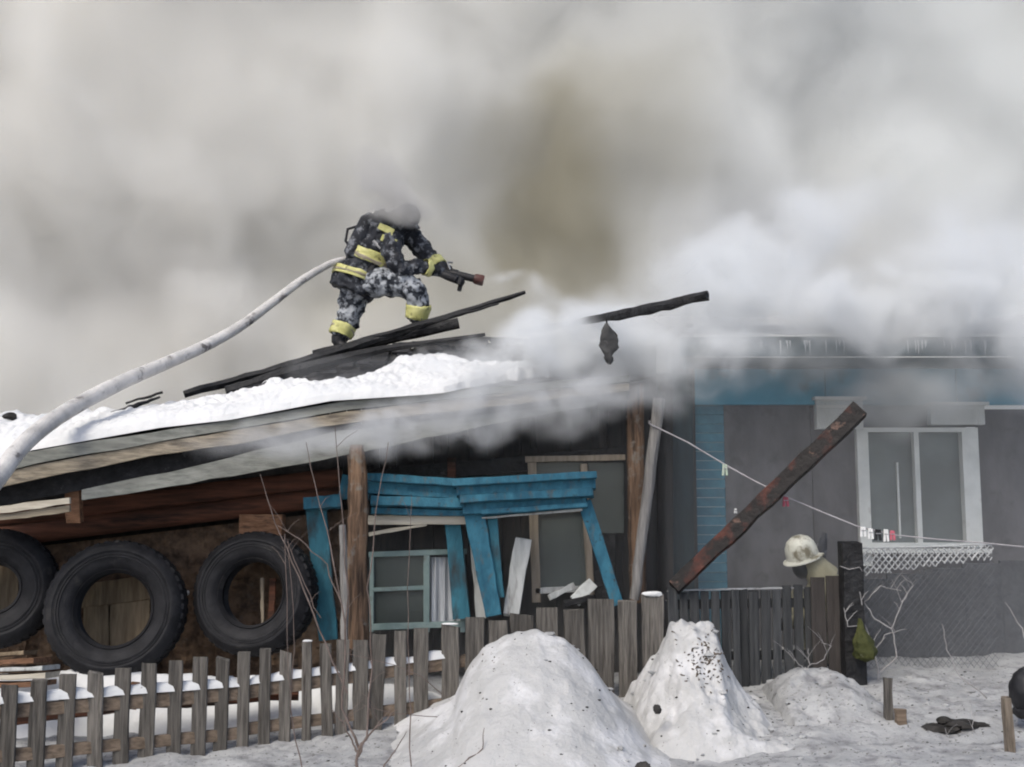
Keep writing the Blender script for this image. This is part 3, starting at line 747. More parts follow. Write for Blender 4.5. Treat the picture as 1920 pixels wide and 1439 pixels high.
# right window frame
w2 = root('window_frame', P(1050, 1120, 9.35), 'bare wooden window frame behind the right blue surround', 'window')
bar(w2, (1006, 1130), (997, 858), .075, 9.3, M_oldframe, .06, 'jamb')
bar(w2, (1108, 1120), (1094, 870), .06, 9.3, M_oldframe, .06, 'jamb')
bar(w2, (985, 862), (1172, 858), .05, 9.285, M_oldframe, .05, 'head_rail')
bar(w2, (1008, 960), (1100, 955), .04, 9.305, M_oldframe, .04, 'head_rail')
bar(w2, (1004, 1108), (1108, 1104), .05, 9.295, M_whiteboard, .05, 'sill')
MB().quadbox([P(1006, 1104, 9.33), P(1104, 1102, 9.33), P(1104, 1102, 9.338), P(1006, 1104, 9.338), P(1000, 866, 9.33), P(1096, 868, 9.33), P(1096, 868, 9.338), P(1000, 866, 9.338)]).build('pane', M_glass, w2)
MB().quadbox([P(1114, 1000, 9.34), P(1170, 1000, 9.34), P(1170, 1000, 9.348), P(1114, 1000, 9.348), P(1102, 868, 9.34), P(1170, 868, 9.34), P(1170, 868, 9.348), P(1102, 868, 9.348)]).build('pane', M_glass, w2)

# blue surrounds: stepped cornice boards + casings
def surround(label, cornice, casings, Y):
    r = root('window_surround', P(cornice[0][0][0], 1150, Y), label, 'window surround')
    for (a, b, w, t, dy) in cornice:
        MB().plank(P(*a, Y + dy), P(*b, Y + dy), w, t, (0, -1, .15), 7, .004).build('cornice_board', M_blue, r)
    for (a, b, w, ww, dy, M, nm) in casings:
        MB().plank(P(*a, Y + dy), P(*b, Y + dy), w, .035, seg=8, jit=.004, w1=ww).build(nm, M, r)
    return r
surround('left blue window surround with cream board, knocked askew behind the log post',
    [((572, 946), (640, 940), .10, .10, -.05), ((690, 897), (868, 908), .06, .16, -.08), ((690, 916), (868, 926), .10, .09, -.05), ((696, 940), (872, 946), .075, .12, -.065), ((640, 912), (694, 920), .20, .05, -.02), ((696, 958), (872, 963), .05, .05, -.03)],
    [((616, 1200), (592, 945), .15, .17, .03, M_bluelow, 'casing'), ((604, 964), (584, 955), .14, .15, .06, M_blue, 'casing'), ((866, 1160), (848, 975), .14, .125, .08, M_bluelow, 'casing'), ((690, 976), (876, 974), .075, .085, .02, M_cream, 'cream_board'), ((692, 1002), (800, 984), .035, .02, .03, M_cream, 'cream_board')], 8.95)
surround('right blue window surround with a heavy cornice, its legs splayed',
    [((850, 908), (1116, 893), .055, .17, -.10), ((856, 922), (1116, 909), .075, .11, -.07), ((862, 938), (1112, 924), .065, .13, -.08), ((868, 956), (1100, 940), .085, .06, -.04), ((905, 962), (1100, 948), .04, .10, -.05)],
    [((926, 1155), (886, 948), .13, .17, .0, M_blue, 'casing'), ((936, 1120), (922, 962), .08, .08, .045, M_bluelow, 'casing'), ((1158, 1135), (1096, 940), .10, .11, .0, M_blue, 'casing'), ((905, 972), (1092, 956), .012, .02, -.02, M_whiteboard, 'drip_strip')], 8.9)
for (a, b, w, Y, M, lb) in (((903, 1160), (888, 1000), .08, 9.1, M_whiteboard, 'narrow pale board standing between the two blue surrounds'),
                            ((958, 1155), (981, 1010), .135, 9.0, M_whiteboard, 'broad pale board leaning inside the right surround'),
                            ((1078, 1128), (1112, 1092), .10, 9.1, M_white, 'short white board end under the right window'),
                            ((1030, 1120), (1078, 1098), .05, 9.12, M_whiteboard, 'small grey board scrap on the right window sill')):
    tag(MB().plank(P(*a, Y), P(*b, Y + .05), w, .025, jit=.006).build('loose_board', M), lb, 'board', 'loose boards among the windows')
tag(MB().plank(P(1060, 1132, 9.05), P(1115, 1120, 9.05), .05, .05).build('loose_board', M_char_shade), 'burnt stub of board below the white board end', 'board', 'loose boards among the windows')

# ------------------------------------------------------------------ people
FOLD = bpy.data.textures.new('folds', 'CLOUDS'); FOLD.noise_scale = .075; FOLD.noise_depth = 2
def rem(mb, name, M, parent, vox=.016, sm=4):
    o = mb.build(name, M, parent)
    m = o.modifiers.new('r', 'REMESH'); m.mode = 'VOXEL'; m.voxel_size = vox; m.use_smooth_shade = True
    s = o.modifiers.new('s', 'SMOOTH'); s.factor = .6; s.iterations = sm
    if vox > .013:
        d = o.modifiers.new('d', 'DISPLACE'); d.texture = FOLD; d.texture_coords = 'GLOBAL'; d.strength = .075; d.mid_level = .5
    return o
def ringband(M, pts, rad, mat_, parent, name='reflective_band', sq=1.0, label=None):
    a, b = Vector(pts[0]), Vector(pts[1]); n = 5
    m = MB().tube([a.lerp(b, i / n) for i in range(n + 1)], [rad[0] + (rad[1] - rad[0]) * i / n for i in range(n + 1)], 28, sq=sq, cap=False)
    o = m.build(name, mat_, parent, label=label)
    t_ = o.modifiers.new('t', 'SOLIDIFY'); t_.thickness = .008
    d = o.modifiers.new('d', 'DISPLACE'); d.texture = FOLD; d.texture_coords = 'GLOBAL'; d.strength = .045; d.mid_level = .5
    return o

def hand(mb, wrist, grip, axis, r=.018):
    """Palm from the wrist to the grip and five unequal fingers wrapped round a bar at grip along axis."""
    wrist, grip, axis = Vector(wrist), Vector(grip), Vector(axis).normalized()
    d = (grip - wrist).normalized()
    out = d.cross(axis).normalized()
    base = grip - d * .035 + out * .03
    mb.tube([wrist, wrist.lerp(base, .5), base], [.036, .045, .042], 10)
    for i, ln in enumerate((1.0, 1.1, 1.02, .85)):
        o = axis * (.033 - .022 * i)
        mb.tube([base + o, base + o + d * .04 * ln + out * .012, base + o + d * .07 * ln - out * .012, base + o + d * .065 * ln - out * .045, base + o + d * .035 * ln - out * .055], [.0115, .012, .0115, .011, .009], 7)
    mb.tube([base + axis * .045 - d * .03, base + axis * .055 - out * .03, base + axis * .03 - out * .055 + d * .02], [.014, .013, .010], 7)
    return mb

FYD = 10.85
ff = root('person', P(650, 645, FYD), 'firefighter in dark icy gear stooping on the roof ridge with a hose nozzle', 'person')
def f(px, py, dy=0): return P(px, py, FYD + dy)
hipL, hipR = f(668, 534, .02), f(690, 530, -.06)
legm = MB()
legm.tube([hipL, f(662, 560, .03), f(660, 578, .03), f(650, 604, .02), f(636, 634, 0)], [.165, .15, .125, .118, .10], 14, jit=.04)
legm.tube([hipR, f(722, 530, -.14), f(756, 532, -.2), f(778, 546, -.22), f(783, 570, -.2), f(781, 600, -.16)], [.155, .15, .135, .125, .108, .095], 14, jit=.04)
legm.ball(f(674, 526), (.17, .15, .13))
rem(legm, 'trousers', M_suit, ff)
tor = MB()
tor.tube([f(657, 549), f(662, 538), f(680, 508), f(700, 470, -.02), f(720, 432, -.04), f(738, 412, -.04)], [.235, .235, .205, .23, .24, .16], 16, jit=.03)
tor.ball(f(742, 424, -.03), (.19, .17, .12))
tor.tube([f(738, 412, -.04), f(752, 408, -.05)], [.09, .075], 10)
# right (far) arm and left (near) arm, both reaching to the nozzle
tor.tube([f(758, 432, .1), f(790, 466, .06), f(800, 478, .02), f(822, 498, -.04), f(840, 510, -.08)], [.112, .10, .088, .075, .058], 12, jit=.04)
tor.tube([f(728, 444, -.22), f(738, 482, -.30), f(752, 506, -.30), f(790, 500, -.24), f(826, 512, -.16)], [.108, .10, .088, .075, .056], 12, jit=.04)
rem(tor, 'jacket', M_suittop, ff)
# bands
ringband(0, [f(672, 512), f(667, 526)], [.250, .256], M_band, ff, label='yellow hem band')
ringband(0, [f(669.8, 517.5), f(668.8, 520.5)], [.258, .2595], M_bandgrey, ff)
ringband(0, [f(694, 495, -.01), f(702, 475, -.02)], [.240, .252], M_band, ff, label='yellow waist band')
ringband(0, [f(698, 486.5, -.01), f(700.5, 480.5, -.02)], [.2515, .2535], M_bandgrey, ff)
ringband(0, [f(814, 488, -.02), f(824, 500, -.05)], [.090, .084], M_band, ff)
ringband(0, [f(796, 501, -.24), f(806, 504, -.2)], [.086, .082], M_band, ff)
ringband(0, [f(646, 610, .01), f(638, 630, 0)], [.128, .118], M_band, ff, label='yellow trouser cuff band')
ringband(0, [f(784, 572, -.2), f(781, 597, -.16)], [.125, .114], M_band, ff, label='yellow trouser cuff band')
ringband(0, [f(642.5, 619, .01), f(641, 622.5, 0)], [.1295, .128], M_bandgrey, ff)
# yellow back patch, two short bars
for (a, b) in (((711, 424), (738, 436)), ((716, 446), (742, 456))):
    MB().plank(f(*a, -.33), f(*b, -.31), .07, .018, (0, -1, .25)).build('back_patch', M_band, ff)
MB().plank(f(733, 434, -.315), f(728, 450, -.32), .05, .018, (0, -1, .2)).build('back_patch', M_band, ff)
# air cylinder and harness
at = MB().tube([f(656, 486, -.10), f(660, 478, -.12), f(676, 446, -.16), f(692, 414, -.17), f(698, 403, -.16)], [.04, .09, .095, .092, .045], 14)
at.build('air_cylinder', M_suittop, ff)
MB().tube([f(698, 403, -.16), f(704, 395, -.16)], [.02, .016], 8).build('cylinder_valve', M_steel, ff)
MB().tube([f(660, 470, -.1), f(648, 452, -.12), f(652, 430, -.12), f(672, 424, -.16), f(690, 410, -.2)], .014, 7).build('air_hose', M_black, ff)
MB().tube([f(700, 452, -.26), f(722, 474, -.27), f(752, 478, -.3)], .016, 7).build('harness_strap', M_steel, ff)
MB().plank(f(688, 512, -.21), f(726, 470, -.2), .04, .012, (0, -1, 0)).build('harness_strap', M_black, ff)
# head: face inside a mask, helmet above, turned down to the right
hc = f(760, 414, -.05)
HM = Matrix.Translation(hc) @ Matrix.Rotation(R(-35), 4, 'Z') @ Matrix.Rotation(R(38), 4, 'Y')
hd = MB(); hd.ball(hc, (.085, .10, .115), HM); hd.ball(HM @ Vector((.085, 0, -.02)), (.018, .014, .02)); hd.ball(HM @ Vector((.06, 0, -.085)), (.035, .035, .03))
hd.ball(HM @ Vector((.02, .098, -.01)), (.012, .012, .028)); hd.ball(HM @ Vector((.02, -.098, -.01)), (.012, .012, .028))
rem(hd, 'head', M_skin, ff, .009, 2)
hp = [(.001, .16), (.05, .152), (.09, .128), (.118, .085), (.128, .035), (.13, .0), (.165, -.012), (.166, -.02), (.126, -.012)]
def helm(M, mat_, parent):
    m = MB(); m.lathe(hp, M @ Matrix.Translation((0, 0, .02)), 28); o = m.build('helmet', mat_, parent)
    return o
hel = helm(HM, M_suittop, ff)
MB().plank(HM @ Vector((-.12, 0, .10)), HM @ Vector((.10, 0, .135)), .022, .03, HM.to_3x3() @ Vector((0, 0, 1))).build('helmet_crest', M_black, ff)
MB().ball(HM @ Vector((.07, 0, -.02)), (.045, .075, .075), HM).build('face_mask', M_black, ff)
# gloves closed round the nozzle
nz0, nz1 = f(826, 508, -.14), f(915, 529, -.1)
nd = (nz1 - nz0).normalized()
h1 = hand(MB(), f(836, 508, -.10), nz0 + nd * .13, nd); rem(h1, 'glove', M_black, ff, .007, 2)
gripb = nz0 + nd * .22 + Vector((0, 0, -.10))
h2 = hand(MB(), f(824, 512, -.17), nz0 + nd * .20 + Vector((0, -.02, -.07)), (.2, 0, 1)); rem(h2, 'glove', M_black, ff, .007, 2)
# boots
for a, b, c in (((636, 630, 0), (634, 645, 0), (652, 650, -.06)), ((781, 596, -.16), (781, 604, -.16), (797, 606, -.2))):
    m = MB(); m.tube([f(*a), f(*b)], [.08, .07], 12); m.tube([f(b[0] - 8, b[1], b[2]), f(*b), f(*c)], [.05, .062, .045], 12, sq=.8)
    rem(m, 'boot', M_black, ff, .012, 3)
# nozzle
nzr = root('hose_nozzle', nz0, 'black pistol-grip hose nozzle held in the firefighter\'s gloves', 'nozzle')
MB().tube([nz0, nz0 + nd * .10, nz0 + nd * .12, nz0 + nd * .34], [.028, .030, .040, .038], 12).build('barrel', M_black, nzr)
MB().tube([nz0 + nd * .34, nz0 + nd * .36, nz0 + nd * .42, nz0 + nd * .44], [.045, .052, .056, .050], 14).build('spray_head', M_redblk, nzr)
MB().tube([nz0 + nd * .22 + Vector((0, 0, -.02)), nz0 + nd * .19 + Vector((0, 0, -.16))], [.026, .022], 10).build('pistol_grip', M_black, nzr)
MB().tube([nz0 + nd * .10 + Vector((0, -.02, .03)), nz0 + nd * .07 + Vector((0, -.02, .10)), nz0 + nd * .12 + Vector((0, 0, .11))], .011, 7).build('valve_bail', M_steel, nzr)
# hose
hs = [(-30, 925, 6.6), (0, 890, 7.0), (40, 838, 7.4), (90, 795, 7.8), (150, 757, 8.3), (230, 716, 8.8), (310, 682, 9.3), (390, 646, 9.8), (450, 612, 10.1), (510, 568, 10.35), (560, 530, 10.5), (600, 505, 10.62), (632, 490, 10.72), (662, 486, 10.86), (700, 488, 10.95), (740, 492, 10.8), (775, 496, 10.62), (805, 503, 10.66)]
hp_ = [P(*q) for q in hs] + [nz0]
# Catmull-Rom
cp = []
for i in range(len(hp_) - 1):
    a, b, c, d = hp_[max(i - 1, 0)], hp_[i], hp_[i + 1], hp_[min(i + 2, len(hp_) - 1)]
    for k in range(8):
        t = k / 8
        cp.append(.5 * ((2 * b) + (c - a) * t + (2 * a - 5 * b + 4 * c - d) * t * t + (3 * b - a - 3 * c + d) * t ** 3))
cp.append(hp_[-1])
rr = [.060 if i < 40 else max(.026, .060 - (i - 40) * .0005) for i in range(len(cp))]
tag(MB().tube(cp, rr, 14, jit=.025).build('fire_hose', M_hose), 'pale canvas fire hose rising from the lower left to the roof', 'hose')

# second person behind the dark fence
BY = 9.45
p2 = root('person', P(1530, 1260, BY), 'crouching firefighter in cream helmet and tan gear behind the dark fence', 'person')
def g(px, py, dy=0): return P(px, py, BY + dy)
m = MB()
gz = G0(2.6, BY)
pel = Vector((g(1580, 1180).x, BY + .15, gz + .50))
m.tube([pel, pel.lerp(g(1552, 1110), .6), g(1548, 1106), g(1535, 1082)], [.17, .18, .20, .10], 14, jit=.02)
for sx, dy in ((-1, -.15), (1, .15)):
    kn = pel + Vector((-.32, dy, .02)); an = pel + Vector((-.15, dy * 1.3, -.45))
    m.tube([pel + Vector((0, dy * .6, 0)), kn, kn + Vector((.04, 0, -.08)), an], [.13, .10, .095, .075], 12)
    sh = g(1552, 1100, dy); el = sh + Vector((-.10, 0, -.26)); wr = el + Vector((-.22, 0, -.05))
    m.tube([sh, el, wr], [.085, .07, .055], 12)
rem(m, 'body', M_tan, p2)
hc2 = g(1508, 1050)
H2 = Matrix.Translation(hc2) @ Matrix.Rotation(R(205), 4, 'Z') @ Matrix.Rotation(R(22), 4, 'Y')
m = MB(); m.ball(hc2, (.085, .085, .115), H2); m.ball(H2 @ Vector((.088, 0, -.01)), (.018, .014, .022)); m.ball(H2 @ Vector((.06, 0, -.085)), (.035, .035, .028))
m.ball(H2 @ Vector((.01, .086, -.01)), (.012, .012, .028)); m.tube([hc2, g(1532, 1085)], [.06, .07], 10)
rem(m, 'head', M_skin, p2, .009, 2)
m = MB(); m.lathe([(r_ * 1.08, h_ * 1.15) for r_, h_ in hp], H2 @ Matrix.Translation((0, 0, .035)), 28); m.build('helmet', M_helmet, p2)
MB().ball(H2 @ Vector((.07, 0, -.055)), (.06, .078, .085), H2).build('face_mask', M_black, p2)
MB().tube([g(1522, 1050, -.02), g(1530, 1066, -.02), g(1545, 1084, 0)], [.10, .115, .14], 16, cap=False).build('neck_cape', M_tan, p2)
MB().tube([g(1536, 1058, -.02), g(1540, 1030, -.04), g(1547, 1000, -.03)], [.045, .05, .02], 10).build('air_cylinder', M_suittop, p2)
for sx, dy in ((-1, -.15), (1, .15)):
    sh = g(1552, 1100, dy); el = sh + Vector((-.10, 0, -.26)); wr = el + Vector((-.22, 0, -.05))
    rem(hand(MB(), wr, wr + Vector((-.10, 0, -.02)), (0, 0, 1)), 'glove', M_black, p2, .008, 2)
    an = pel + Vector((-.15, dy * 1.3, -.45))
    rem(MB().tube([an + Vector((.06, 0, -.04)), an + Vector((0, 0, -.04)), an + Vector((-.17, 0, -.06))], [.06, .07, .045], 12, sq=.8), 'boot', M_black, p2, .014, 3)

# ------------------------------------------------------------------ clothesline and pegs
line = [(1218, 795, 8.9), (1290, 830, 8.85), (1360, 872, 8.8), (1420, 905, 8.75), (1475, 932, 8.7), (1545, 962, 8.7), (1612, 989, 8.72), (1680, 1004, 8.8), (1760, 1012, 8.9), (1840, 1018, 9.0), (1960, 1030, 9.2)]
tag(MB().tube([P(*q) for q in line], .0065, 6).tube([P(1216, 793, 8.88), P(1226, 800, 8.89), P(1240, 798, 8.97), P(1216, 790, 8.97)], .006, 5).build('clothesline', M_rope), 'grey clothesline sagging from the leaning pole to the right edge', 'clothesline')
def peg(px, py, Y, M, s, label, h=.06, w=.018):
    r = root('clothes_peg', P(px, py, Y), label, 'clothes peg', 'pegs on the clothesline')
    c = P(px, py, Y)
    for k in (-1, 1):
        MB().plank(c + Vector((k * w * .3, -.004, h * .45)), c + Vector((k * w * .55, -.004, -h * .6)), w * .7, .014, (1, 0, 0) if 0 else (0, -1, 0), 2, .001).build('prong', M, r)
    MB().tube([c + Vector((-w * .6, -.012, .005)), c + Vector((w * .6, -.012, .005))], .004, 6).build('spring', M_steel, r)
peg(1359, 880, 8.8, M_lime, 1, 'pale green peg in front of the blue clapboards', .085, .028)
peg(1473, 940, 8.7, M_pink, 1, 'pink peg below the red burnt beam', .07, .03)
peg(1379, 958, 8.72, M_whitep, 1, 'small white peg lying on the red beam', .035, .014)
peg(1618, 996, 8.7, M_whitep, 1, 'white peg at the left end of the peg row by the window', .07, .03)
peg(1632, 1000, 8.7, M_whitep, 1, 'second white peg of the peg row by the window', .075, .026)
peg(1646, 1002, 8.7, M_black, 1, 'black peg in the middle of the peg row by the window', .08, .034)
peg(1661, 1003, 8.72, M_whitep, 1, 'white peg right of the black one', .09, .026)
peg(1673, 1003, 8.74, M_pink, 1, 'dull pink peg at the right end of the peg row', .07, .026)

# ------------------------------------------------------------------ bare bushes
def bush(name, label, M, shoots, side=2, seed=1):
    rgn = random.Random(seed)
    r = root(name, P(*shoots[0][0][0]), label, 'bush')
    for pts, r0, r1 in shoots:
        q = [P(*p) for p in pts]; out = []
        for i in range(len(q) - 1):
            for k in range(4):
                out.append(q[i].lerp(q[i + 1], k / 4) + Vector([rgn.uniform(-.007, .007) for _ in range(3)]))
        out.append(q[-1]); n = len(out)
        b = MB().tube(out, [r0 + (r1 - r0) * i / (n - 1) for i in range(n)], 6).build('branch', M, r)
        for s_ in range(side):
            i = rgn.randrange(n // 3, n - 1); a = out[i]
            d = Vector((rgn.choice((-1, 1)) * rgn.uniform(.3, .9), rgn.uniform(-.4, .4), rgn.uniform(.5, 1))).normalized() * rgn.uniform(.08, .22)
            sub(MB().tube([a, a + d * .5 + Vector((0, 0, .012)), a + d], [r1 * .9, r1 * .7, r1 * .4], 4), 'twig', M, b)
    return r
B = 6.6
bush('bare_bush', 'bare brown bush in the foreground before the picket fence', M_twig, [
    ([(668, 1450, B), (672, 1405, B), (700, 1372, B), (745, 1330, B + .1)], .010, .003),
    ([(672, 1405, B), (640, 1330, B), (648, 1200, B), (652, 1090, B), (640, 960, B), (628, 800, B)], .008, .002),
    ([(670, 1410, B), (655, 1380, B), (640, 1352, B), (620, 1330, B)], .006, .002),
    ([(672, 1420, B), (688, 1380, B), (696, 1250, B), (690, 1100, B), (706, 960, B), (728, 830, B)], .007, .002),
    ([(652, 1300, B), (600, 1180, B), (560, 1080, B), (515, 980, B), (488, 890, B)], .006, .002),
    ([(640, 1130, B), (612, 1060, B), (560, 1010, B), (520, 985, B)], .004, .002),
    ([(648, 1180, B), (618, 1020, B), (594, 930, B), (574, 830, B)], .005, .002),
    ([(600, 1160, B), (560, 1070, B), (535, 1000, B), (540, 1240, B), (545, 1330, B)], .003, .002),
    ([(770, 1439, B), (768, 1300, B), (765, 1100, B), (772, 930, B)], .004, .0015),
    ([(566, 1450, B), (545, 1330, B), (552, 1180, B), (540, 1010, B)], .004, .0015),
    ([(830, 1300, B + .6), (780, 1262, B + .5), (700, 1236, B + .4), (640, 1225, B + .4)], .0035, .0015),
    ([(820, 1345, B + .6), (740, 1338, B + .5), (680, 1322, B + .4)], .003, .0015)], 2, 3)
bush('fallen_twig', 'thin brown twig lying on the large snow pile', M_twig, [([(858, 1442, 6.7), (905, 1404, 6.75), (908, 1365, 6.8)], .005, .002)], 0, 5)
bush('fallen_twig', 'straight dark twig at the left foot of the large snow pile', M_twig, [([(715, 1445, 6.7), (742, 1405, 6.8), (762, 1372, 6.9)], .005, .002)], 0, 6)
bush('frosted_shrub', 'pale frosted shrub tangled beside the tall black post', M_paletwig, [
    ([(1648, 1280, 8.9), (1640, 1220, 8.9), (1622, 1170, 8.88), (1612, 1110, 8.8)], .008, .004),
    ([(1650, 1262, 8.9), (1682, 1232, 8.9), (1672, 1180, 8.9), (1692, 1130, 8.9), (1710, 1100, 8.9)], .008, .003),
    ([(1672, 1180, 8.9), (1640, 1160, 8.9), (1622, 1130, 8.9), (1650, 1100, 8.9), (1690, 1108, 8.9)], .006, .003),
    ([(1640, 1220, 8.9), (1660, 1190, 8.9), (1700, 1180, 8.9)], .005, .002),
    ([(1692, 1130, 8.9), (1712, 1098, 8.9), (1690, 1078, 8.9)], .005, .002),
    ([(1622, 1170, 8.88), (1590, 1175, 8.8), (1582, 1140, 8.8)], .005, .003)], 3, 8)
bush('bent_stem', 'long pale bent stem standing in the right-hand snow', M_paletwig, [([(1850, 1308, 8.3), (1800, 1270, 8.3), (1776, 1220, 8.3), (1766, 1170, 8.3)], .007, .003)], 0, 9)
bush('bent_stem', 'pale arching stem at the right edge', M_paletwig, [([(1935, 1240, 8.6), (1915, 1180, 8.6), (1885, 1130, 8.6)], .007, .003)], 0, 10)
bush('dry_weed', 'dry grey weed tuft at the foot of the dark fence', M_paletwig, [([(1515, 1262, 8.5), (1518, 1240, 8.5), (1516, 1216, 8.5)], .005, .002), ([(1515, 1262, 8.5), (1490, 1240, 8.5), (1478, 1222, 8.5)], .004, .002), ([(1516, 1250, 8.5), (1545, 1236, 8.5), (1560, 1212, 8.5), (1540, 1205, 8.5)], .004, .002)], 3, 11)
bush('dry_weed', 'thin weed stalks beside the flattened dark debris', M_paletwig, [([(1826, 1400, 7.6), (1824, 1360, 7.6), (1822, 1320, 7.6)], .003, .0015), ([(1780, 1395, 7.6), (1772, 1365, 7.6)], .003, .0015)], 1, 12)

# ------------------------------------------------------------------ stakes, sack, debris on the snow
def stake(a, b, w, t, M, label):
    tag(MB().plank(P(*a), P(*b), w, t, jit=.004).build('stake', M), label, 'stake')
stake((1668, 1392, 7.9), (1664, 1272, 7.9), .055, .05, M_picket, 'grey wooden stake upright in the snow beside the broken stub')
stake((1692, 1390, 7.8), (1688, 1330, 7.8), .07, .06, M_rail, 'short broken brown stub next to the grey stake')
stake((1897, 1450, 7.2), (1886, 1308, 7.2), .055, .05, M_rail2, 'tan wooden stake near the right edge of the picture')
sk = MB()
def skf(u, v):
    a = 2 * math.pi * u; w = lerp([(0, .012), (.25, .03), (.5, .07), (.75, .10), (.92, .075), (1, .005)], v)
    c = P(1612 + 12 * v, 1160 + 82 * v, 8.74)
    k = 1 + .35 * noise.noise(Vector((math.cos(a) * 2, math.sin(a) * 2, v * 5))) + .15 * noise.noise(Vector((math.cos(a) * 7, math.sin(a) * 7, v * 14)))
    return c + Vector((w * k * math.cos(a), w * .8 * k * math.sin(a), 0))
sk.grid(skf, 28, 22)
tag(sk.build('sack', M_moss), 'small mossy green sack hanging below the tall black post', 'sack')
def lump(px, py, Y, s, M, label, name='debris_lump', cat='debris'):
    c = P(px, py, Y); m = MB(); m.ball(c, s, u=12, v=8, jit=.18)
    tag(m.build(name, M), label, cat)
lump(1207, 1444, 6.75, (.05, .05, .045), M_debris, 'round black lump at the bottom edge of the picture')
lump(1054, 1411, 7.0, (.05, .06, .015), M_debris, 'flat dark smudge of ash on the lower large pile')
lump(1232, 1330, 7.45, (.03, .03, .03), M_debris, 'black clod between the two snow piles')
m = MB()
for (px, py, a, b) in ((1765, 1365, .13, .10), (1800, 1358, .14, .09), (1835, 1362, .10, .07), (1785, 1372, .12, .08), (1770, 1352, .05, .04)):
    c = P(px, py, 7.75); m.ball((c.x, c.y, c.z), (a, b * 1.3, .028), jit=.2, u=14, v=7)
tag(m.build('charred_mat', M_debris), 'flattened charred mat lying on the right-hand snow', 'debris')
m = MB()
c = P(1928, 1300, 7.6); m.ball(c, (.12, .12, .17), u=24, v=16, jit=.05); m.ball(P(1917, 1334, 7.6), (.06, .08, .05), u=16, v=10, jit=.1); m.ball(P(1915, 1275, 7.6), (.05, .06, .06), u=14, v=9, jit=.1)
tag(m.build('black_bag', M_black), 'lumpy black bag cut off by the right edge', 'bag')
bpy.context.view_layer.update()
deps = bpy.context.evaluated_depsgraph_get()
def hit(px, py):
    o_ = Vector((0, 0, CZ)); ok, loc, nr, idx, ob, mt = sc.ray_cast(deps, o_, (P(px, py, 5) - o_).normalized())
    return loc if ok and ob.name.split('.')[0] in ('ground', 'snow_pile', 'snow_drift') else None
m = MB()
for i in range(130):
    c = hit(1326 + random.gauss(0, 22), 1240 + random.gauss(0, 28))
    if c: m.ball(c, [random.uniform(.004, .020), random.uniform(.003, .012), random.uniform(.002, .008)], Matrix.Rotation(random.uniform(0, 3), 4, 'Y'), jit=.5, u=5, v=4)
for i in range(26):
    c = hit(random.uniform(866, 930), random.uniform(1195, 1255))
    if c: m.ball(c, [random.uniform(.002, .010) for _ in range(3)], jit=.5, u=5, v=4)
tag(m.build('bark_debris', M_browndeb), 'brown bark and clods spilled down the snow heaps', 'debris', kind='stuff')
# ash specks resting on whatever snow is under them
bpy.context.view_layer.update()
m = MB()
for i in range(420):
    x, y = random.uniform(-1.6, 4.2), random.uniform(6.6, 9.2)
    ok, loc, nr, idx, ob, mt = sc.ray_cast(deps, Vector((x, y, 2.2)), Vector((0, 0, -1)))
    if ok and ob.name.split('.')[0] in ('ground', 'snow_pile', 'snow_drift') and loc.z < 1.2:
        s = random.choice((.003, .003, .004, .005, .007, .010))
        m.ball(loc, (s * random.uniform(.8, 1.6), s, s * .6), jit=.3, u=5, v=4)
tag(m.build('ash_specks', M_debris), 'black ash specks scattered over the snow', 'debris', kind='stuff')
m = MB()
for i in range(150):
    x, y = random.uniform(.2, 4.0), random.uniform(6.8, 9.0)
    ok, loc, nr, idx, ob, mt = sc.ray_cast(deps, Vector((x, y, 2.2)), Vector((0, 0, -1)))
    if ok and ob.name.split('.')[0] in ('ground', 'snow_pile', 'snow_drift') and loc.z < 1.2:
        s = random.choice((.008, .012, .016, .022))
        m.ball(loc + Vector((0, 0, s * .2)), (s * random.uniform(.8, 2), s, s * .6), jit=.3, u=6, v=5)
tag(m.build('snow_clods', M_ashsnow), 'small white snow clods on the ash-grey snow', 'snow clods', kind='stuff')

# ------------------------------------------------------------------ smoke
class N:
    def __init__(s, nt, k): s.nt = nt; s.k = k
    def _m(s, op, *a, clamp=False):
        n = s.nt.nodes.new('ShaderNodeMath'); n.operation = op; n.use_clamp = clamp
        for i, x in enumerate((s,) + a):
            if isinstance(x, N): s.nt.links.new(x.k, n.inputs[i])
            else: n.inputs[i].default_value = x
        return N(s.nt, n.outputs[0])
    def __add__(s, o): return s._m('ADD', o)
    def __sub__(s, o): return s._m('SUBTRACT', o)
    def __mul__(s, o): return s._m('MULTIPLY', o)
    def clamp(s): return s._m('ADD', 0.0, clamp=True)
    def max(s, o): return s._m('MAXIMUM', o)

def smoke_mat(name):
    m = bpy.data.materials.new(name); m.use_nodes = True; nt = m.node_tree; nt.nodes.clear()
    out = nt.nodes.new('ShaderNodeOutputMaterial'); pv = nt.nodes.new('ShaderNodeVolumePrincipled')
    nt.links.new(pv.outputs[0], out.inputs['Volume'])
    g_ = nt.nodes.new('ShaderNodeNewGeometry')
    return m, nt, pv, g_.outputs['Position']
def nzn(nt, vec, scale, det, dist=0, off=(0, 0, 0), st=(1, 1, 1)):
    mp = nt.nodes.new('ShaderNodeMapping'); mp.inputs['Location'].default_value = off; mp.inputs['Scale'].default_value = st
    nt.links.new(vec, mp.inputs[0])
    n = nt.nodes.new('ShaderNodeTexNoise'); n.inputs['Scale'].default_value = scale; n.inputs['Detail'].default_value = det
    n.inputs['Distortion'].default_value = dist; nt.links.new(mp.outputs[0], n.inputs['Vector'])
    return n
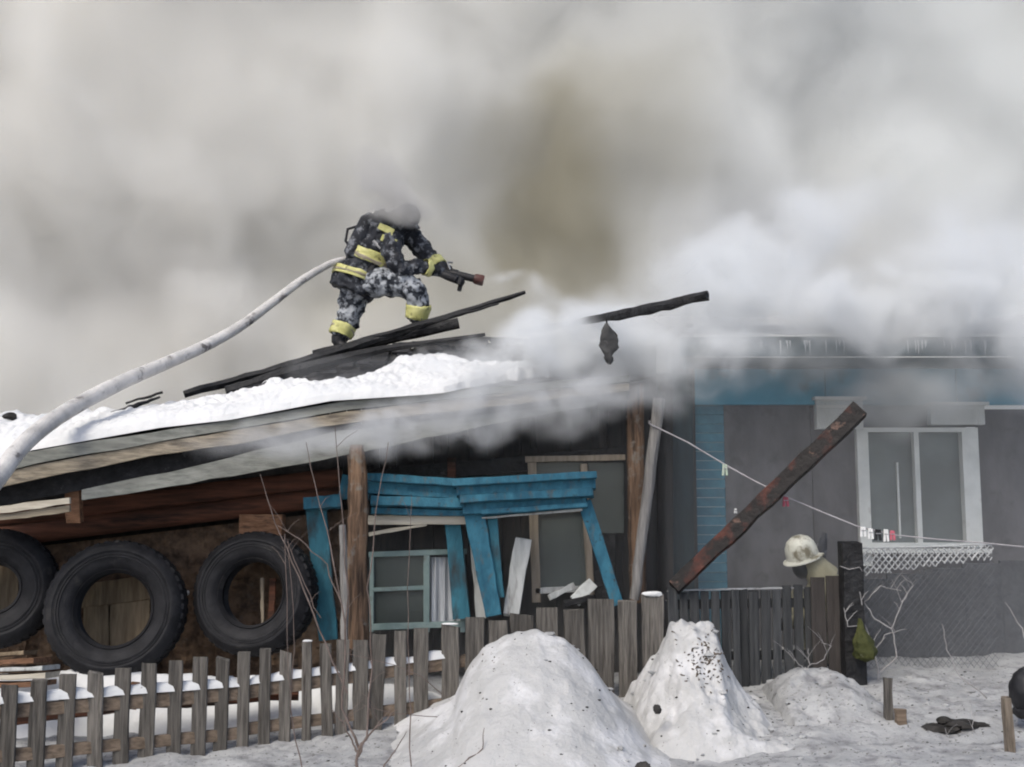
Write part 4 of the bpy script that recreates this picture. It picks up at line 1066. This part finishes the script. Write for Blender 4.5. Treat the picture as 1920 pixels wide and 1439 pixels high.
def blob(nt, vec, px, py, Y, rx, rz, ry, amp, tilt=0):
    """Soft ellipsoid centred where the photo shows a billow; value amp at its heart, 0 at its rim."""
    c = P(px, py, Y)
    mp = nt.nodes.new('ShaderNodeMapping'); mp.vector_type = 'TEXTURE'
    mp.inputs['Location'].default_value = c
    mp.inputs['Rotation'].default_value = (0, tilt, 0)
    mp.inputs['Scale'].default_value = (rx / FPX * Y, ry, rz / FPX * Y)
    nt.links.new(vec, mp.inputs[0])
    ln = nt.nodes.new('ShaderNodeVectorMath'); ln.operation = 'DOT_PRODUCT'
    nt.links.new(mp.outputs[0], ln.inputs[0]); nt.links.new(mp.outputs[0], ln.inputs[1])
    q = (N(nt, ln.outputs['Value']) * -1.0 + 1.0).clamp()
    return q * q * amp
def warp(nt, vec, scale, amt, det=2, off=(0, 0, 0)):
    n = nzn(nt, vec, scale, det, 0, off)
    s1 = nt.nodes.new('ShaderNodeVectorMath'); s1.operation = 'SUBTRACT'; nt.links.new(n.outputs['Color'], s1.inputs[0]); s1.inputs[1].default_value = (.5, .5, .5)
    s2 = nt.nodes.new('ShaderNodeVectorMath'); s2.operation = 'MULTIPLY_ADD'; nt.links.new(s1.outputs[0], s2.inputs[0]); s2.inputs[1].default_value = (amt,) * 3
    nt.links.new(vec, s2.inputs[2])
    return s2.outputs[0]
def mixc(nt, fac, a, b):
    mx = nt.nodes.new('ShaderNodeMix'); mx.data_type = 'RGBA'; nt.links.new(fac.k, mx.inputs['Factor'])
    for nm, v in (('A', a), ('B', b)):
        if isinstance(v, tuple): mx.inputs[nm].default_value = col(v)
        else: nt.links.new(v, mx.inputs[nm])
    return mx.outputs['Result']
def volbox(name, mn, mx, m, label, rate):
    me = bpy.data.meshes.new(name)
    v = [(x, y, z) for x in (mn[0], mx[0]) for y in (mn[1], mx[1]) for z in (mn[2], mx[2])]
    me.from_pydata(v, [], [(0, 1, 3, 2), (4, 6, 7, 5), (0, 4, 5, 1), (2, 3, 7, 6), (0, 2, 6, 4), (1, 5, 7, 3)])
    me.materials.append(m); o = bpy.data.objects.new(name, me); C.objects.link(o)
    m.cycles.volume_step_rate = rate
    return tag(o, label, 'smoke', kind='stuff')

# the wall of smoke behind the house: white steam with brown and olive wood smoke drifting in it
m, nt, pv, pos = smoke_mat('thick_smoke')
wv = warp(nt, pos, .35, 2.6, 2)
sep = nt.nodes.new('ShaderNodeSeparateXYZ'); nt.links.new(pos, sep.inputs[0])
yv = N(nt, sep.outputs[1])
n1 = N(nt, nzn(nt, wv, .40, 5, 0, (3, 0, 5), (1, 1, 1)).outputs[0])
front = ((yv - 12.9) * .8 + (n1 - .5) * 4.2).clamp()
dens = front * 1.9
nt.links.new(dens.k, pv.inputs['Density'])
BK = 13.3
wv2 = warp(nt, wv, .7, 2.4, 4, (5, 2, 1))
brown = (blob(nt, wv2, 1040, 380, BK, 190, 260, 4, 1.3) + blob(nt, wv2, 1180, 260, BK, 300, 330, 4, .6) + blob(nt, wv2, 800, 540, BK, 460, 220, 4, .6)).clamp()
grey = (blob(nt, wv2, 200, 560, BK, 480, 190, 4, 1.0) + blob(nt, wv, 1560, 460, BK, 330, 170, 4, .5)).clamp()
xg = (N(nt, sep.outputs[0]) * .11 + .45).clamp()
c = mixc(nt, xg, (.997, .984, .950), (.965, .982, .980))
c = mixc(nt, grey, c, (.88, .865, .835))
c = mixc(nt, brown, c, (.57, .54, .44))
nt.links.new(c, pv.inputs['Color'])
pv.inputs['Anisotropy'].default_value = -.45
volbox('smoke_bank', (-11, 12.0, -.5), (11, 18.5, 12), m, 'thick bank of grey, white and brownish smoke rising behind the houses', 1.0)

# white steam pouring off the roof in front of the blue house
def puff(name, blobs, mn, mx, label, color, rate, nscale=1.5, ndet=3, wsc=1.0, wam=.75, cut=.36, gain=4.0, aniso=0.0):
    m, nt, pv, pos = smoke_mat(name)
    wv = warp(nt, pos, wsc, wam, 2)
    n2 = N(nt, nzn(nt, wv, nscale, ndet, 0).outputs[0])
    bl = None
    for b_ in blobs:
        q = blob(nt, wv, *b_)
        bl = q if bl is None else bl + q
    dens = bl * ((n2 - cut) * gain)._m('MAXIMUM', 0.05)._m('MINIMUM', 1.6)
    nt.links.new(dens.k, pv.inputs['Density'])
    pv.inputs['Color'].default_value = col(color)
    pv.inputs['Anisotropy'].default_value = aniso
    return volbox(name, mn, mx, m, label, rate)
puff('steam_cloud', ((1010, 685, 9.1, 310, 95, .8, 9.0, R(-10)), (1290, 580, 9.3, 300, 125, .9, 6.5, R(-20)), (1080, 610, 9.3, 190, 70, .7, 5.0, R(-10)), (1620, 570, 9.1, 430, 112, .9, 7.0, R(4)),
      (1880, 570, 9.1, 280, 215, .9, 6.0), (1480, 430, 9.6, 260, 110, .8, 3.0, R(-25)), (1250, 668, 8.9, 230, 75, .55, 9.0), (1360, 655, 9.0, 170, 50, .5, 8.0), (1700, 640, 9.2, 300, 42, .5, 5.0)),
     (-.9, 8.1, 2.1), (4.9, 10.6, 4.6), 'white steam pouring off the burning roof towards the blue house', (.93, .945, .955), .7, nscale=1.9, ndet=4, wsc=1.3, wam=.9, cut=.42, gain=7)
puff('window_smoke', ((1690, 735, 9.3, 190, 115, .5, 7.0, R(10)), (1900, 700, 9.4, 130, 90, .5, 5.0), (1560, 680, 9.3, 150, 60, .45, 3.5)),
     (2.1, 8.7, 1.9), (5.2, 9.9, 3.6), 'grey smoke drifting across the lintels of the white window', (.62, .64, .65), .8, nscale=1.8, wsc=1.2, wam=.8, cut=.40, gain=5)
puff('eave_wisps', ((900, 775, 8.1, 360, 70, .4, 6.5, R(-5)), (620, 820, 8.0, 300, 60, .35, 4, R(-5)), (1120, 745, 8.3, 220, 60, .4, 6.5)),
     (-2.6, 7.6, 1.8), (1.6, 8.7, 2.95), 'thin wisps of smoke curling under the roof edge', (.80, .81, .82), .8, nscale=2.6, wsc=1.6, wam=.6, cut=.42, gain=6)  # greyed albedo: shade on the wisps' underside put into their colour
puff('water_spray', ((948, 524, 10.75, 60, 16, .12, 14.0, R(-4)), (1000, 545, 10.7, 90, 40, .25, 4.0)), (-.35, 10.4, 3.4), (.6, 11.1, 4.2), 'pale water spray leaving the nozzle of the roof firefighter', (.97, .98, .98), .6, nscale=5)
puff('smoke_puff', ((750, 388, 10.4, 100, 58, .42, 17.0, R(15)), (735, 340, 10.5, 60, 60, .4, 8.0)), (-1.8, 9.95, 4.0), (-.4, 10.95, 5.2), 'small puff of smoke drifting over the head of the firefighter on the roof', (.72, .71, .70), .6, nscale=2.5)

# thin even smoke hanging before the blue house and in the burnt porch
for nm, mn, mx, d, lb in (('thin_smoke', (1.25, 8.9, .1), (6.0, 10.1, 4.4), .14, 'thin even smoke hanging before the blue house'), ('porch_smoke', (-1.9, 9.0, .2), (1.2, 9.5, 2.9), .16, 'thin smoke filling the burnt porch')):
    m, nt, pv, pos = smoke_mat(nm)
    pv.inputs['Density'].default_value = d
    pv.inputs['Color'].default_value = (.93, .94, .96, 1)
    volbox(nm, mn, mx, m, lb, 1)
print('tris', sum(len(o.data.polygons) for o in bpy.data.objects if o.type == 'MESH') * 2)
